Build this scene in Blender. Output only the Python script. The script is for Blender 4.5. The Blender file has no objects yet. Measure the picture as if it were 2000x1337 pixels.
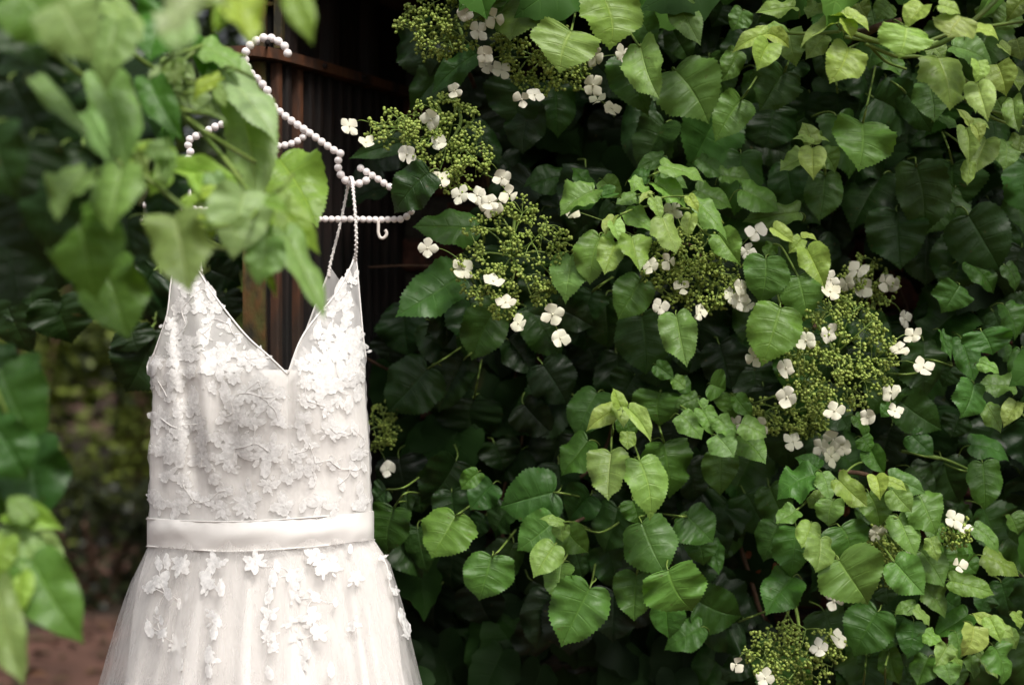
import bpy, math, random
from mathutils import Vector, Matrix, noise
random.seed(7)
S = bpy.context.scene
COL = S.collection
PI = math.pi

# ------------------------------------------------------------------ camera, sky, sun, exposure
K = 36.0 / 50.0 / 2000.0          # metres per photo pixel at one metre
CAMZ = 1.5
cam = bpy.data.cameras.new('camera'); cam.lens = 50; cam.sensor_width = 36
cam.clip_start = 0.05; cam.clip_end = 500
cam.dof.use_dof = True; cam.dof.focus_distance = 2.18; cam.dof.aperture_fstop = 2.3
co = bpy.data.objects.new('camera', cam); COL.objects.link(co)
co.location = (0, 0, CAMZ); co.rotation_euler = (PI/2, 0, 0)
S.camera = co

SUN_EL, SUN_AZ = math.radians(52), math.radians(158)   # azimuth clockwise from +Y
W = bpy.data.worlds.new('World'); S.world = W; W.use_nodes = True
nt = W.node_tree
sky = nt.nodes.new('ShaderNodeTexSky'); sky.sky_type = 'NISHITA'; sky.sun_disc = False
sky.sun_elevation = SUN_EL; sky.sun_rotation = SUN_AZ; sky.dust_density = 4.0; sky.air_density = 1.0; sky.ozone_density = 0.6
hs = nt.nodes.new('ShaderNodeHueSaturation'); hs.inputs['Saturation'].default_value = 0.25      # thin cloud: a nearly white sky
nt.links.new(sky.outputs[0], hs.inputs['Color']); nt.links.new(hs.outputs[0], nt.nodes['Background'].inputs[0])
nt.nodes['Background'].inputs[1].default_value = 0.058
sl = bpy.data.lights.new('sun', 'SUN'); sl.energy = 1.5; sl.angle = math.radians(16); sl.color = (1.0, 0.95, 0.89)
so = bpy.data.objects.new('sun', sl); COL.objects.link(so)
sd = Vector((math.sin(SUN_AZ)*math.cos(SUN_EL), math.cos(SUN_AZ)*math.cos(SUN_EL), math.sin(SUN_EL)))
so.rotation_euler = (-sd).to_track_quat('-Z', 'Y').to_euler()
S.view_settings.view_transform = 'Standard'; S.view_settings.look = 'None'
S.view_settings.exposure = 1.18; S.view_settings.gamma = 1.0
S.cycles.use_denoising = True
S.cycles.max_bounces = 6; S.cycles.diffuse_bounces = 4; S.cycles.transparent_max_bounces = 12
S.cycles.use_adaptive_sampling = True; S.cycles.adaptive_threshold = 0.02
S.cycles.caustics_reflective = False; S.cycles.caustics_refractive = False

# ------------------------------------------------------------------ helpers
def at(px, py, Y):
    return Vector(((px-1000)*Y*K, Y, CAMZ-(py-668.5)*Y*K))
def rnd(a, b): return random.uniform(a, b)
def tag(o, label=None, cat=None, group=None, kind=None):
    if label: o['label'] = label
    if cat: o['category'] = cat
    if group: o['group'] = group
    if kind: o['kind'] = kind
    return o
def empty(name, loc, label, cat, group=None):
    o = bpy.data.objects.new(name, None); COL.objects.link(o); o.location = loc; o.empty_display_size = .05
    return tag(o, label, cat, group)
def link(name, me, parent=None, mw=None):
    o = bpy.data.objects.new(name, me); COL.objects.link(o)
    if parent is not None:
        o.parent = parent
        o.matrix_parent_inverse = world(parent).inverted()
    if mw is not None: o.matrix_basis = mw
    return o
WM = {}
def world(o):
    m = o.matrix_basis.copy() if o.name not in WM else WM[o.name]
    p = o.parent
    if p is not None:
        return world(p) @ o.matrix_parent_inverse @ o.matrix_basis
    return o.matrix_basis.copy()
class MB:
    def __init__(s): s.v = []; s.f = []; s.uv = []
    def add(s, vs, fs):
        n = len(s.v); s.v += [tuple(v) for v in vs]; s.f += [tuple(i+n for i in f) for f in fs]
    def box(s, a, b):
        x0,y0,z0 = a; x1,y1,z1 = b
        s.add([(x0,y0,z0),(x1,y0,z0),(x1,y1,z0),(x0,y1,z0),(x0,y0,z1),(x1,y0,z1),(x1,y1,z1),(x0,y1,z1)],
              [(0,3,2,1),(4,5,6,7),(0,1,5,4),(1,2,6,5),(2,3,7,6),(3,0,4,7)])
    def tube(s, pts, r, n=6, r1=None, cap=True):
        pts = [Vector(p) for p in pts]; m = len(pts)
        if m < 2: return
        if r1 is None: r1 = r
        up = Vector((0.31, 0.2, 0.93)); rings = []
        vs = []; fs = []
        for i, p in enumerate(pts):
            t = (pts[min(i+1, m-1)] - pts[max(i-1, 0)])
            if t.length < 1e-9: t = Vector((0,0,1))
            t.normalize()
            a = t.cross(up)
            if a.length < 1e-3: a = t.cross(Vector((1,0,0)))
            a.normalize(); b = t.cross(a)
            rr = r + (r1-r)*i/(m-1)
            for k in range(n):
                th = 2*PI*k/n
                vs.append(p + a*(rr*math.cos(th)) + b*(rr*math.sin(th)))
        for i in range(m-1):
            for k in range(n):
                fs.append((i*n+k, i*n+(k+1) % n, (i+1)*n+(k+1) % n, (i+1)*n+k))
        if cap:
            fs.append(tuple(reversed(range(n)))); fs.append(tuple(range((m-1)*n, m*n)))
        s.add(vs, fs)
    def mesh(s, name, mat, smooth=True):
        me = bpy.data.meshes.new(name); me.from_pydata(s.v, [], s.f)
        if mat: me.materials.append(mat)
        if smooth: me.polygons.foreach_set('use_smooth', [True]*len(me.polygons))
        me.update(); return me
    def build(s, name, mat, parent=None, smooth=True):
        return link(name, s.mesh(name, mat, smooth), parent)
def spline(pts, n=8):
    P = [Vector(p) for p in pts]
    if len(P) == 2: return [P[0].lerp(P[1], i/n) for i in range(n+1)]
    out = []
    for i in range(len(P)-1):
        p0 = P[max(i-1, 0)]; p1 = P[i]; p2 = P[i+1]; p3 = P[min(i+2, len(P)-1)]
        for k in range(n):
            t = k/n
            out.append(0.5*((2*p1)+(p2-p0)*t+(2*p0-5*p1+4*p2-p3)*t*t+(3*p1-p0-3*p2+p3)*t**3))
    out.append(P[-1]); return out
def lerp_tab(tab, y):
    if y <= tab[0][0]: return tab[0][1]
    for (a, va), (b, vb) in zip(tab, tab[1:]):
        if y <= b: return va+(vb-va)*(y-a)/(b-a)
    return tab[-1][1]

# ------------------------------------------------------------------ materials
def newmat(name):
    m = bpy.data.materials.new(name); m.use_nodes = True
    n = m.node_tree.nodes; l = m.node_tree.links
    return m, n, l, n['Principled BSDF'], n['Material Output']
def N(n, t, **kw):
    x = n.new(t)
    for k, v in kw.items(): setattr(x, k, v)
    return x
def math_node(n, l, op, a, b=None):
    x = n.new('ShaderNodeMath'); x.operation = op
    for i, q in enumerate((a, b)):
        if q is None: continue
        if isinstance(q, (int, float)): x.inputs[i].default_value = q
        else: l.new(q, x.inputs[i])
    return x.outputs[0]
def mixc(n, l, fac, a, b, mode='MIX'):
    x = n.new('ShaderNodeMix'); x.data_type = 'RGBA'; x.blend_type = mode
    for i, q in ((0, fac), (6, a), (7, b)):
        if isinstance(q, (int, float)): x.inputs[i].default_value = q
        elif isinstance(q, tuple): x.inputs[i].default_value = (*q, 1) if len(q) == 3 else q
        else: l.new(q, x.inputs[i])
    return x.outputs[2]
def leaf_material(name='hydrangea leaf', rough=0.45, trans=0.25, spec=0.42):
    m, n, l, b, out = newmat(name)
    oi = N(n, 'ShaderNodeObjectInfo'); at_ = N(n, 'ShaderNodeAttribute', attribute_name='tint')
    uv = N(n, 'ShaderNodeUVMap'); sep = N(n, 'ShaderNodeSeparateXYZ'); l.new(uv.outputs[0], sep.inputs[0])
    across, along = sep.outputs[0], sep.outputs[1]
    fr = math_node(n, l, 'FRACT', along)
    d = math_node(n, l, 'ABSOLUTE', math_node(n, l, 'SUBTRACT', fr, 0.5))        # 0.5 on the vein, 0 between
    vein = N(n, 'ShaderNodeMapRange'); l.new(d, vein.inputs[0]); vein.inputs[1].default_value = .42; vein.inputs[2].default_value = .5
    fade = math_node(n, l, 'SUBTRACT', 1.0, across)
    v1 = math_node(n, l, 'MULTIPLY', vein.outputs[0], fade)
    mid = N(n, 'ShaderNodeMapRange'); l.new(across, mid.inputs[0]); mid.inputs[1].default_value = .07; mid.inputs[2].default_value = .015
    v = math_node(n, l, 'MAXIMUM', v1, mid.outputs[0])
    tc = N(n, 'ShaderNodeTexCoord')
    nz = N(n, 'ShaderNodeTexNoise'); nz.inputs['Scale'].default_value = 5.0; nz.inputs['Detail'].default_value = 6
    l.new(tc.outputs['Object'], nz.inputs['Vector'])
    base = mixc(n, l, 1.0, oi.outputs['Color'], at_.outputs['Color'], 'MULTIPLY')
    var = N(n, 'ShaderNodeMapRange'); l.new(nz.outputs[0], var.inputs[0]); var.inputs[1].default_value = .3; var.inputs[2].default_value = .7
    var.inputs[3].default_value = .86; var.inputs[4].default_value = 1.12
    comb = N(n, 'ShaderNodeCombineXYZ')
    for i in range(3): l.new(var.outputs[0], comb.inputs[i])
    c1 = mixc(n, l, 1.0, base, comb.outputs[0], 'MULTIPLY')
    c2 = mixc(n, l, 1.0, c1, (1.6, 1.4, 1.5), 'MULTIPLY')
    c3 = mixc(n, l, math_node(n, l, 'MULTIPLY', v, .5), c1, c2)
    # a few brownish scars and pale flecks
    sp = N(n, 'ShaderNodeTexNoise'); sp.inputs['Scale'].default_value = 7; sp.inputs['Detail'].default_value = 2
    ad = N(n, 'ShaderNodeVectorMath', operation='ADD'); l.new(tc.outputs['Object'], ad.inputs[0])
    cr = N(n, 'ShaderNodeCombineXYZ'); l.new(math_node(n, l, 'MULTIPLY', oi.outputs['Random'], 60), cr.inputs[0]); l.new(cr.outputs[0], ad.inputs[1]); l.new(ad.outputs[0], sp.inputs['Vector'])
    sr = N(n, 'ShaderNodeMapRange'); l.new(sp.outputs[0], sr.inputs[0]); sr.inputs[1].default_value = .70; sr.inputs[2].default_value = .75
    c4 = mixc(n, l, math_node(n, l, 'MULTIPLY', sr.outputs[0], .5), c3, (.10, .07, .025))
    l.new(c4, b.inputs['Base Color'])
    b.inputs['Roughness'].default_value = rough; b.inputs['Specular IOR Level'].default_value = spec
    h = math_node(n, l, 'ADD', math_node(n, l, 'MULTIPLY', v, -.35), math_node(n, l, 'MULTIPLY', nz.outputs[0], 1.4))
    bp = N(n, 'ShaderNodeBump'); bp.inputs['Strength'].default_value = .6; bp.inputs['Distance'].default_value = .003
    l.new(h, bp.inputs['Height']); l.new(bp.outputs[0], b.inputs['Normal'])
    tr = N(n, 'ShaderNodeBsdfTranslucent')
    tcol = mixc(n, l, 1.0, c4, (1.5, 1.7, .6), 'MULTIPLY'); l.new(tcol, tr.inputs[0])
    mx = N(n, 'ShaderNodeMixShader'); mx.inputs[0].default_value = trans
    l.new(b.outputs[0], mx.inputs[1]); l.new(tr.outputs[0], mx.inputs[2]); l.new(mx.outputs[0], out.inputs[0])
    return m
LEAF = leaf_material()
LEAF_INNER = leaf_material('inner hydrangea leaf', .68, .15, .16)  # dulled so deep leaves stay dark; their shade is in the tint

def noisy(name, c0, c1, scale=20, rough=.6, bump=.3, c2=None, detail=6, dist=.004, spec=.4, metal=0, stretch=None):
    m, n, l, b, out = newmat(name)
    tc = N(n, 'ShaderNodeTexCoord'); nz = N(n, 'ShaderNodeTexNoise'); nz.inputs['Scale'].default_value = scale; nz.inputs['Detail'].default_value = detail
    src = tc.outputs['Object']
    if stretch:
        mp = N(n, 'ShaderNodeMapping'); mp.inputs['Scale'].default_value = stretch; l.new(src, mp.inputs[0]); src = mp.outputs[0]
    l.new(src, nz.inputs['Vector'])
    mr = N(n, 'ShaderNodeMapRange'); l.new(nz.outputs[0], mr.inputs[0]); mr.inputs[1].default_value = .35; mr.inputs[2].default_value = .65
    c = mixc(n, l, mr.outputs[0], c0, c1)
    if c2:
        n2 = N(n, 'ShaderNodeTexNoise'); n2.inputs['Scale'].default_value = scale*.37; n2.inputs['Detail'].default_value = 8; l.new(src, n2.inputs['Vector'])
        m2 = N(n, 'ShaderNodeMapRange'); l.new(n2.outputs[0], m2.inputs[0]); m2.inputs[1].default_value = .48; m2.inputs[2].default_value = .6
        c = mixc(n, l, m2.outputs[0], c, c2)
    l.new(c, b.inputs['Base Color']); b.inputs['Roughness'].default_value = rough; b.inputs['Specular IOR Level'].default_value = spec; b.inputs['Metallic'].default_value = metal
    bp = N(n, 'ShaderNodeBump'); bp.inputs['Strength'].default_value = bump; bp.inputs['Distance'].default_value = dist
    l.new(nz.outputs[0], bp.inputs['Height']); l.new(bp.outputs[0], b.inputs['Normal'])
    return m
STEM = noisy('green stem', (.12,.20,.035), (.20,.28,.06), 40, .5, .15)
WOOD = noisy('woody vine bark', (.07,.035,.02), (.13,.075,.045), 60, .85, .8)
BUD = noisy('flower bud', (.22,.31,.045), (.36,.44,.10), 80, .55, .05)
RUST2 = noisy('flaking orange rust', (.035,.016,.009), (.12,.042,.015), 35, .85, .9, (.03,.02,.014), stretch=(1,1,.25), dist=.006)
RUST = noisy('shade-darkened rusted iron', (.005,.0035,.003), (.017,.007,.004), 35, .8, .8, (.006,.005,.004), stretch=(1,1,.25), dist=.006)  # near-black: the nook's shade is put into the iron's colour
MOSS = noisy('mossy rusted iron', (.062,.060,.013), (.10,.048,.014), 55, .9, 1.0, (.022,.020,.012), stretch=(1,1,.5), dist=.008)
BRICK = noisy('shade-darkened old red brick', (.065,.024,.016), (.10,.038,.024), 60, .9, .8, (.035,.02,.016))  # brick colour lowered to hold the shade behind the vine
MORTAR = noisy('lime mortar', (.035,.028,.022), (.06,.05,.04), 90, .95, .6)
SOIL = noisy('reddish soil with litter', (.065,.030,.019), (.125,.060,.042), 2.2, .95, .8, (.018,.016,.009), dist=.05)

def cloth(name, col, rough=.7, alpha=None, bumpscale=900, bump=.15, sheen=.3, trans=0.0, lace=False):
    m, n, l, b, out = newmat(name)
    tc = N(n, 'ShaderNodeTexCoord')
    nz = N(n, 'ShaderNodeTexNoise'); nz.inputs['Scale'].default_value = bumpscale; nz.inputs['Detail'].default_value = 3; l.new(tc.outputs['Object'], nz.inputs['Vector'])
    n2 = N(n, 'ShaderNodeTexNoise'); n2.inputs['Scale'].default_value = 14; l.new(tc.outputs['Object'], n2.inputs['Vector'])
    mr = N(n, 'ShaderNodeMapRange'); l.new(n2.outputs[0], mr.inputs[0]); mr.inputs[3].default_value = .95; mr.inputs[4].default_value = 1.03
    cb = N(n, 'ShaderNodeCombineXYZ')
    for i in range(3): l.new(mr.outputs[0], cb.inputs[i])
    l.new(mixc(n, l, 1.0, col, cb.outputs[0], 'MULTIPLY'), b.inputs['Base Color'])
    b.inputs['Roughness'].default_value = rough; b.inputs['Sheen Weight'].default_value = sheen; b.inputs['Specular IOR Level'].default_value = .3
    bp = N(n, 'ShaderNodeBump'); bp.inputs['Strength'].default_value = bump; bp.inputs['Distance'].default_value = .0015
    l.new(nz.outputs[0], bp.inputs['Height']); l.new(bp.outputs[0], b.inputs['Normal'])
    sh = b.outputs[0]
    if trans:
        tr = N(n, 'ShaderNodeBsdfTranslucent'); tr.inputs[0].default_value = (*col, 1)
        mx = N(n, 'ShaderNodeMixShader'); mx.inputs[0].default_value = trans; l.new(sh, mx.inputs[1]); l.new(tr.outputs[0], mx.inputs[2]); sh = mx.outputs[0]
    if alpha is not None:
        # open net, a little denser in some threads than in others
        mp = N(n, 'ShaderNodeMapping'); mp.inputs['Scale'].default_value = (60, 60, 3); l.new(tc.outputs['Object'], mp.inputs[0])
        vo = N(n, 'ShaderNodeTexNoise'); vo.inputs['Scale'].default_value = 1.0; vo.inputs['Detail'].default_value = 2; l.new(mp.outputs[0], vo.inputs['Vector'])
        th = N(n, 'ShaderNodeMapRange'); l.new(vo.outputs[0], th.inputs[0]); th.inputs[1].default_value = .35; th.inputs[2].default_value = .65
        if lace: mp.inputs['Scale'].default_value = (140, 140, 140)
        th.inputs[3].default_value = alpha*.75; th.inputs[4].default_value = min(1, alpha*1.25)
        tp = N(n, 'ShaderNodeBsdfTransparent'); mx = N(n, 'ShaderNodeMixShader')
        l.new(th.outputs[0], mx.inputs[0]); l.new(tp.outputs[0], mx.inputs[1]); l.new(sh, mx.inputs[2]); sh = mx.outputs[0]
    l.new(sh, out.inputs[0]); return m
LINING = cloth('ivory lining', (.955,.925,.885), .6, bump=.05, sheen=.1)
SKIRTL = cloth('ivory skirt lining', (.83,.80,.77), .65, bump=.05, sheen=.1)
SATIN = cloth('ivory satin ribbon', (.89,.86,.825), .42, bump=.03, sheen=.05)
TULLE = cloth('ivory tulle net', (.90,.88,.86), .8, alpha=.46, trans=.1)
TULLE2 = cloth('ivory skirt tulle net', (.84,.815,.79), .8, alpha=.30, trans=.12)
LACE = cloth('white embroidered lace', (.915,.90,.88), .85, bumpscale=330, bump=.3, trans=.05, alpha=.8, lace=True)
CORD = cloth('white lace cord', (.90,.87,.84), .75, bumpscale=500, bump=.5)
PEARLM, n_, l_, b_, o_ = newmat('pearl')
b_.inputs['Base Color'].default_value = (.87,.81,.79,1); b_.inputs['Roughness'].default_value = .2; b_.inputs['Coat Weight'].default_value = .6; b_.inputs['Coat Roughness'].default_value = .12; b_.inputs['Sheen Weight'].default_value = .2
WIRE, n_, l_, b_, o_ = newmat('white coated wire')
b_.inputs['Base Color'].default_value = (.72,.66,.60,1); b_.inputs['Roughness'].default_value = .4
PETAL, n_, l_, b_, o_ = newmat('white sepal')
tc_ = N(n_, 'ShaderNodeTexCoord'); gr_ = N(n_, 'ShaderNodeTexNoise'); gr_.inputs['Scale'].default_value = 5; l_.new(tc_.outputs['Object'], gr_.inputs['Vector'])
oi_ = N(n_, 'ShaderNodeObjectInfo')
l_.new(mixc(n_, l_, 1.0, mixc(n_, l_, gr_.outputs[0], (.93,.92,.80), (.86,.85,.68)), oi_.outputs['Color'], 'MULTIPLY'), b_.inputs['Base Color']); b_.inputs['Roughness'].default_value = .6
tr_ = N(n_, 'ShaderNodeBsdfTranslucent'); tr_.inputs[0].default_value = (.8,.78,.6,1); mx_ = N(n_, 'ShaderNodeMixShader'); mx_.inputs[0].default_value = .25
l_.new(b_.outputs[0], mx_.inputs[1]); l_.new(tr_.outputs[0], mx_.inputs[2]); l_.new(mx_.outputs[0], o_.inputs[0])

# ------------------------------------------------------------------ ground
mb = MB()
g = 26; ext = 60.0
for j in range(g+1):
    for i in range(g+1):
        x = -ext+2*ext*i/g; y = -ext+2*ext*j/g
        z = 0.0
        mb.v.append((x, y, z))
for j in range(g):
    for i in range(g):
        a = j*(g+1)+i; mb.f.append((a, a+1, a+g+2, a+g+1))
gr = mb.build('ground', SOIL); tag(gr, 'reddish brown soil with leaf litter', kind='structure')

# ------------------------------------------------------------------ brick wall behind the vine
WY = 2.86
wx0, wx1 = -.24, 2.4
bw = empty('brick_wall', (.9, WY, 0), 'dark red brick wall glimpsed through gaps behind the climbing leaves', 'wall')
mb = MB(); mb.box((wx0, WY+.012, 0), (wx1, WY+.22, 3.0)); mb.build('mortar', MORTAR, bw, False)
def brick_mesh(L):
    mb = MB(); c = .006
    x, y, z = L/2, .05, .0325
    vs = []
    for (sx, sz) in ((-1,-1),(1,-1),(1,1),(-1,1)): vs.append((sx*(x-c), -y, sz*(z-c)))
    for (sx, sz) in ((-1,-1),(1,-1),(1,1),(-1,1)): vs.append((sx*x, -y+c, sz*z))
    for (sx, sz) in ((-1,-1),(1,-1),(1,1),(-1,1)): vs.append((sx*x, y, sz*z))
    fs = [(0,1,2,3)]
    for o in (0, 4):
        for k in range(4): fs.append((o+k, o+4+k, o+4+(k+1) % 4, o+(k+1) % 4))
    mb.add(vs, fs); return mb.mesh('brick', BRICK, False)
BM = brick_mesh(.21); BH = brick_mesh(.10)
row = 0; z = 0.55
while z < 2.35:
    x = wx0+.105+(0 if row % 2 else -.11)
    while x < 1.55:
        if x > wx0+.05 and x+.1 < 1.6:
            m4 = Matrix.Translation((x, WY+.045+rnd(-.005,.004), z+rnd(-.002,.002))) @ Matrix.Rotation(rnd(-.02,.02), 4, 'Z')
            link('brick', BM, bw, m4)
        x += .22
    z += .075; row += 1

# ------------------------------------------------------------------ rusted iron door beside the dress
door = empty('rusted_iron_door', at(520, 668, 2.5)*Vector((1,1,0)) if False else Vector((at(520,668,2.5).x, 2.5, 0)), 'rusted iron door with mossy post and ribbed panel behind the dress', 'door')
pA = at(474, 668, 2.46); pB = at(532, 668, 2.46)
mb = MB(); mb.box((pA.x, 2.46, 0), (pB.x-.012, 2.52, 1.986)); po = mb.build('post', MOSS, door, False)
# the post's upper channel: two flanges and a web
mb = MB(); xa = at(506,0,2.47).x
mb.box((xa, 2.455, 2.008), (xa+.013, 2.53, 3.0)); mb.box((xa+.028, 2.455, 2.008), (xa+.042, 2.53, 3.0)); mb.box((xa+.013, 2.50, 2.008), (xa+.028, 2.515, 3.0))
mb.box((xa+.013, 2.463, 2.083), (xa+.028, 2.50, 2.09))
mb.build('channel', MOSS, door, False)
p0 = Vector((pB.x-.006, 2.475, 0)); p1 = Vector((at(790,668,2.85).x, 2.86, 0))
dv = (p1-p0); Ld = dv.length; dv.normalize(); nv = Vector((dv.y, -dv.x, 0))
mb = MB(); th = .02
q0, q1 = p0+nv*.0, p1+nv*.0
mb.add([q0, q1, q1-nv*th, q0-nv*th]+[v+Vector((0,0,3.0)) for v in (q0, q1, q1-nv*th, q0-nv*th)], [(0,1,5,4),(1,2,6,5),(2,3,7,6),(3,0,4,7),(4,5,6,7),(3,2,1,0)])
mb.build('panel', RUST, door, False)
def rib_mesh(w, h, z0, z1, mat=None):
    mat = mat or RUST
    mb = MB(); prof = [(-w/2, 0), (-w*.36, h*.8), (-w*.2, h), (w*.2, h), (w*.36, h*.8), (w/2, 0)]
    vs = []
    for zz in (z0, z1):
        for (a, b2) in prof: vs.append(p0*0+dv*a+nv*b2+Vector((0,0,zz)))
    k = len(prof)
    fs = [(i, i+1, k+i+1, k+i) for i in range(k-1)]+[tuple(range(k, 2*k)), tuple(reversed(range(k)))]
    mb.add(vs, fs); return mb.mesh('rib', mat, False)
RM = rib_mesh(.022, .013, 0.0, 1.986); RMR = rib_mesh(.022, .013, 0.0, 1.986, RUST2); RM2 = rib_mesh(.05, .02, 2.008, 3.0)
s = .012; i = 0
while s < Ld-.03:
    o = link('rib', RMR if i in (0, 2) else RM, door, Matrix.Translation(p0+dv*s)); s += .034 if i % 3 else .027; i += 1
for s in (.04, .17, .30): link('rib', RM2, door, Matrix.Translation(p0+dv*s))
# the flat band that runs round the post and along the panel
mb = MB(); zb0, zb1 = 1.988, 2.006
path = [Vector((pA.x-.06, 2.44, 0)), Vector((pA.x+.01, 2.425, 0)), Vector((pB.x-.015, 2.43, 0)), p0+nv*.03+dv*.04, p1+nv*.03]
inner = [Vector((pA.x-.06, 2.47, 0)), Vector((pA.x+.01, 2.47, 0)), Vector((pB.x-.02, 2.475, 0)), p0+dv*.03-nv*.004, p1-nv*.004]
path = spline(path, 6); inner = spline(inner, 6)
n0 = len(path); vs = []
for a, b2 in zip(path, inner):
    vs += [Vector((a.x,a.y,zb0)), Vector((a.x,a.y,zb1)), Vector((b2.x,b2.y,zb1)), Vector((b2.x,b2.y,zb0))]
fs = []
for i in range(n0-1):
    for k in range(4): fs.append((4*i+k, 4*i+(k+1) % 4, 4*i+4+(k+1) % 4, 4*i+4+k))
fs += [(0,3,2,1), tuple(4*(n0-1)+k for k in range(4))]
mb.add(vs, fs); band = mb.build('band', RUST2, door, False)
for s in (.115, .24):
    mb = MB(); c = p0+nv*.03+dv*s+Vector((0,0,(zb0+zb1)/2))
    mb.tube([c-nv*.002, c+nv*.005, c+nv*.008], .006, 8, .003); mb.build('rivet', RUST, band)
# unseen slab added over the nook to shade it
mb = MB(); mb.box((at(430,0,2.4).x, 2.40, 2.16), (2.4, 3.1, 2.20)); mb.build('added_shade_slab', WOOD, bw, False)

# ------------------------------------------------------------------ leaves: shared meshes
OUT = spline([(0.0,0.0,0),(0.10,-.085,0),(0.26,-.115,0),(0.41,-.03,0),(0.49,.12,0),(0.51,.30,0),(0.475,.49,0),(0.385,.67,0),(0.25,.825,0),(0.105,.935,0),(0.0,1.05,0)], 8)
def resample(P, n):
    L = [0]
    for a, b in zip(P, P[1:]): L.append(L[-1]+(b-a).length)
    out = []
    for i in range(n+1):
        t = L[-1]*i/n
        for k in range(len(P)-1):
            if t <= L[k+1]+1e-9:
                f = (t-L[k])/max(1e-9, L[k+1]-L[k]); out.append(P[k].lerp(P[k+1], f)); break
    return out
NR = 46; NA = 6
OUTR = resample(OUT, NR)
def leaf_data(seed, fold, droop, wave, cup, stalk=True, nr=NR, na=NA, twist=0.0, tooth=.021):
    R = random.Random(seed); vs = []; fs = []; uv = []
    outp = OUTR if nr == NR else resample(OUT, nr)
    ph = [R.uniform(0, 6.28) for _ in range(4)]
    shp = R.uniform(0, 1); notch = R.uniform(.2, 1.25); pw = R.uniform(.70, .98); holes = R.random()
    asym = R.uniform(-.07, .07)
    curve = R.uniform(-.10, .10)
    def shape(x, y, side):
        z = fold*abs(x)-droop*max(0, y)**2 - cup*abs(x)**2*2.2
        z += wave*(math.sin(y*7+ph[0]+side)*x*x*4+.5*math.sin(y*15+ph[1]+2*side)*x*x*4)
        z += twist*x*y
        tipc = max(0, y-.72)
        z -= .9*droop*tipc**2*4
        return (x+curve*y*y+asym*math.sin(y*3), y, z)
    for side in (1, -1):
        n0 = len(vs)
        for i in range(nr+1):
            s = i/nr; o = outp[i].copy()
            if o.y < 0: o.y *= notch
            o.x *= (1-.09*shp*max(0, o.y-.1))*(1+.08*(1-shp)*math.sin(PI*max(0, min(1, o.y)))); o.x += .012*math.sin(s*19+ph[2]+side)*min(1, o.x*5); lob = 1+.06*math.sin(ph[3]+side*1.3); o.x *= lob
            if o.y > .0: o.y = 1.05*(o.y/1.05)**pw
            my = max(0.0, (s-.20)/.80)**1.32*1.05
            vein_phase = s*6.5
            pil = math.sin(PI*(vein_phase+.5))**2
            tz = 0
            if 2 < i < nr-1 and tooth: tz = tooth*(1 if i % 2 else -1)
            for k in range(na+1):
                a = k/na
                x = o.x*a*side; y = my+(o.y-my)*(a**1.15)
                if k == na and tz:
                    x += side*tz*.9*(o.x+.25); y += tz*.5*(1 if o.y > .2 else -.3)
                X, Y_, Z = shape(x, y, side)
                Z += .019*pil*math.sin(PI*min(1, a*1.02))*min(1, (1-s)*4)
                vs.append((X, Y_, Z)); uv.append((a, vein_phase))
        for i in range(nr):
            for k in range(na):
                a = n0+i*(na+1)+k
                q = (a, a+1, a+na+2, a+na+1)
                fs.append(q if side == 1 else q[::-1])
    if stalk:
        mb = MB(); mb.tube(spline([(0,.03,-.012),(R.uniform(-.02,.02),-.09,-.05),(R.uniform(-.05,.05),-.18,-.22),(R.uniform(-.08,.08),-.22,-.55)], 3), .013, 5, .017)
        n0 = len(vs); vs += mb.v; uv += [(.0, .0)]*len(mb.v); fs += [tuple(i+n0 for i in f) for f in mb.f]
        return vs, fs, uv, n0
    return vs, fs, uv, len(vs)
def finish_leaf_mesh(name, vs, fs, uv, nstalk, mat=None, tint=None, smats=True):
    me = bpy.data.meshes.new(name); me.from_pydata(vs, [], fs)
    me.materials.append(mat or LEAF); me.materials.append(STEM)
    u = me.uv_layers.new(name='UVMap')
    fl = []
    for lp in me.loops: fl += uv[lp.vertex_index]
    u.data.foreach_set('uv', fl)
    ca = me.color_attributes.new('tint', 'FLOAT_COLOR', 'POINT')
    if tint is None: ca.data.foreach_set('color', [1.0]*(4*len(vs)))
    else: ca.data.foreach_set('color', tint)
    me.polygons.foreach_set('use_smooth', [True]*len(me.polygons))
    if nstalk < len(vs):
        me.polygons.foreach_set('material_index', [1 if p.vertices[0] >= nstalk else 0 for p in me.polygons])
    me.update(); return me
FLAT, FOLD, YOUNG = [], [], []
for k in range(18): FLAT.append(finish_leaf_mesh('leaf', *leaf_data(k, rnd(.06,.46), rnd(.05,.38), rnd(.05,.19), rnd(0,.35), twist=rnd(-.28,.28))))
for k in range(4): FOLD.append(finish_leaf_mesh('leaf', *leaf_data(20+k, rnd(.40,.75), rnd(.15,.35), rnd(.06,.13), rnd(0,.2), twist=rnd(-.2,.2))))
for k in range(5): YOUNG.append(finish_leaf_mesh('leaf', *leaf_data(40+k, rnd(.25,.6), rnd(.15,.45), rnd(.04,.10), rnd(.1,.4), twist=rnd(-.2,.2), tooth=.018)))
TONES = [(.004,.011,.003), (.020,.058,.009), (.058,.155,.020), (.16,.28,.055), (.28,.41,.085)]  # tones carry light and shade too: near-black deep inside, paler outside
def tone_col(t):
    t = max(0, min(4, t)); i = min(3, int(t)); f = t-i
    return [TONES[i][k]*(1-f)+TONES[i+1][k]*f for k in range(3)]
DEPTH = [2.62, 2.47, 2.31, 2.21, 2.14]
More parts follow.
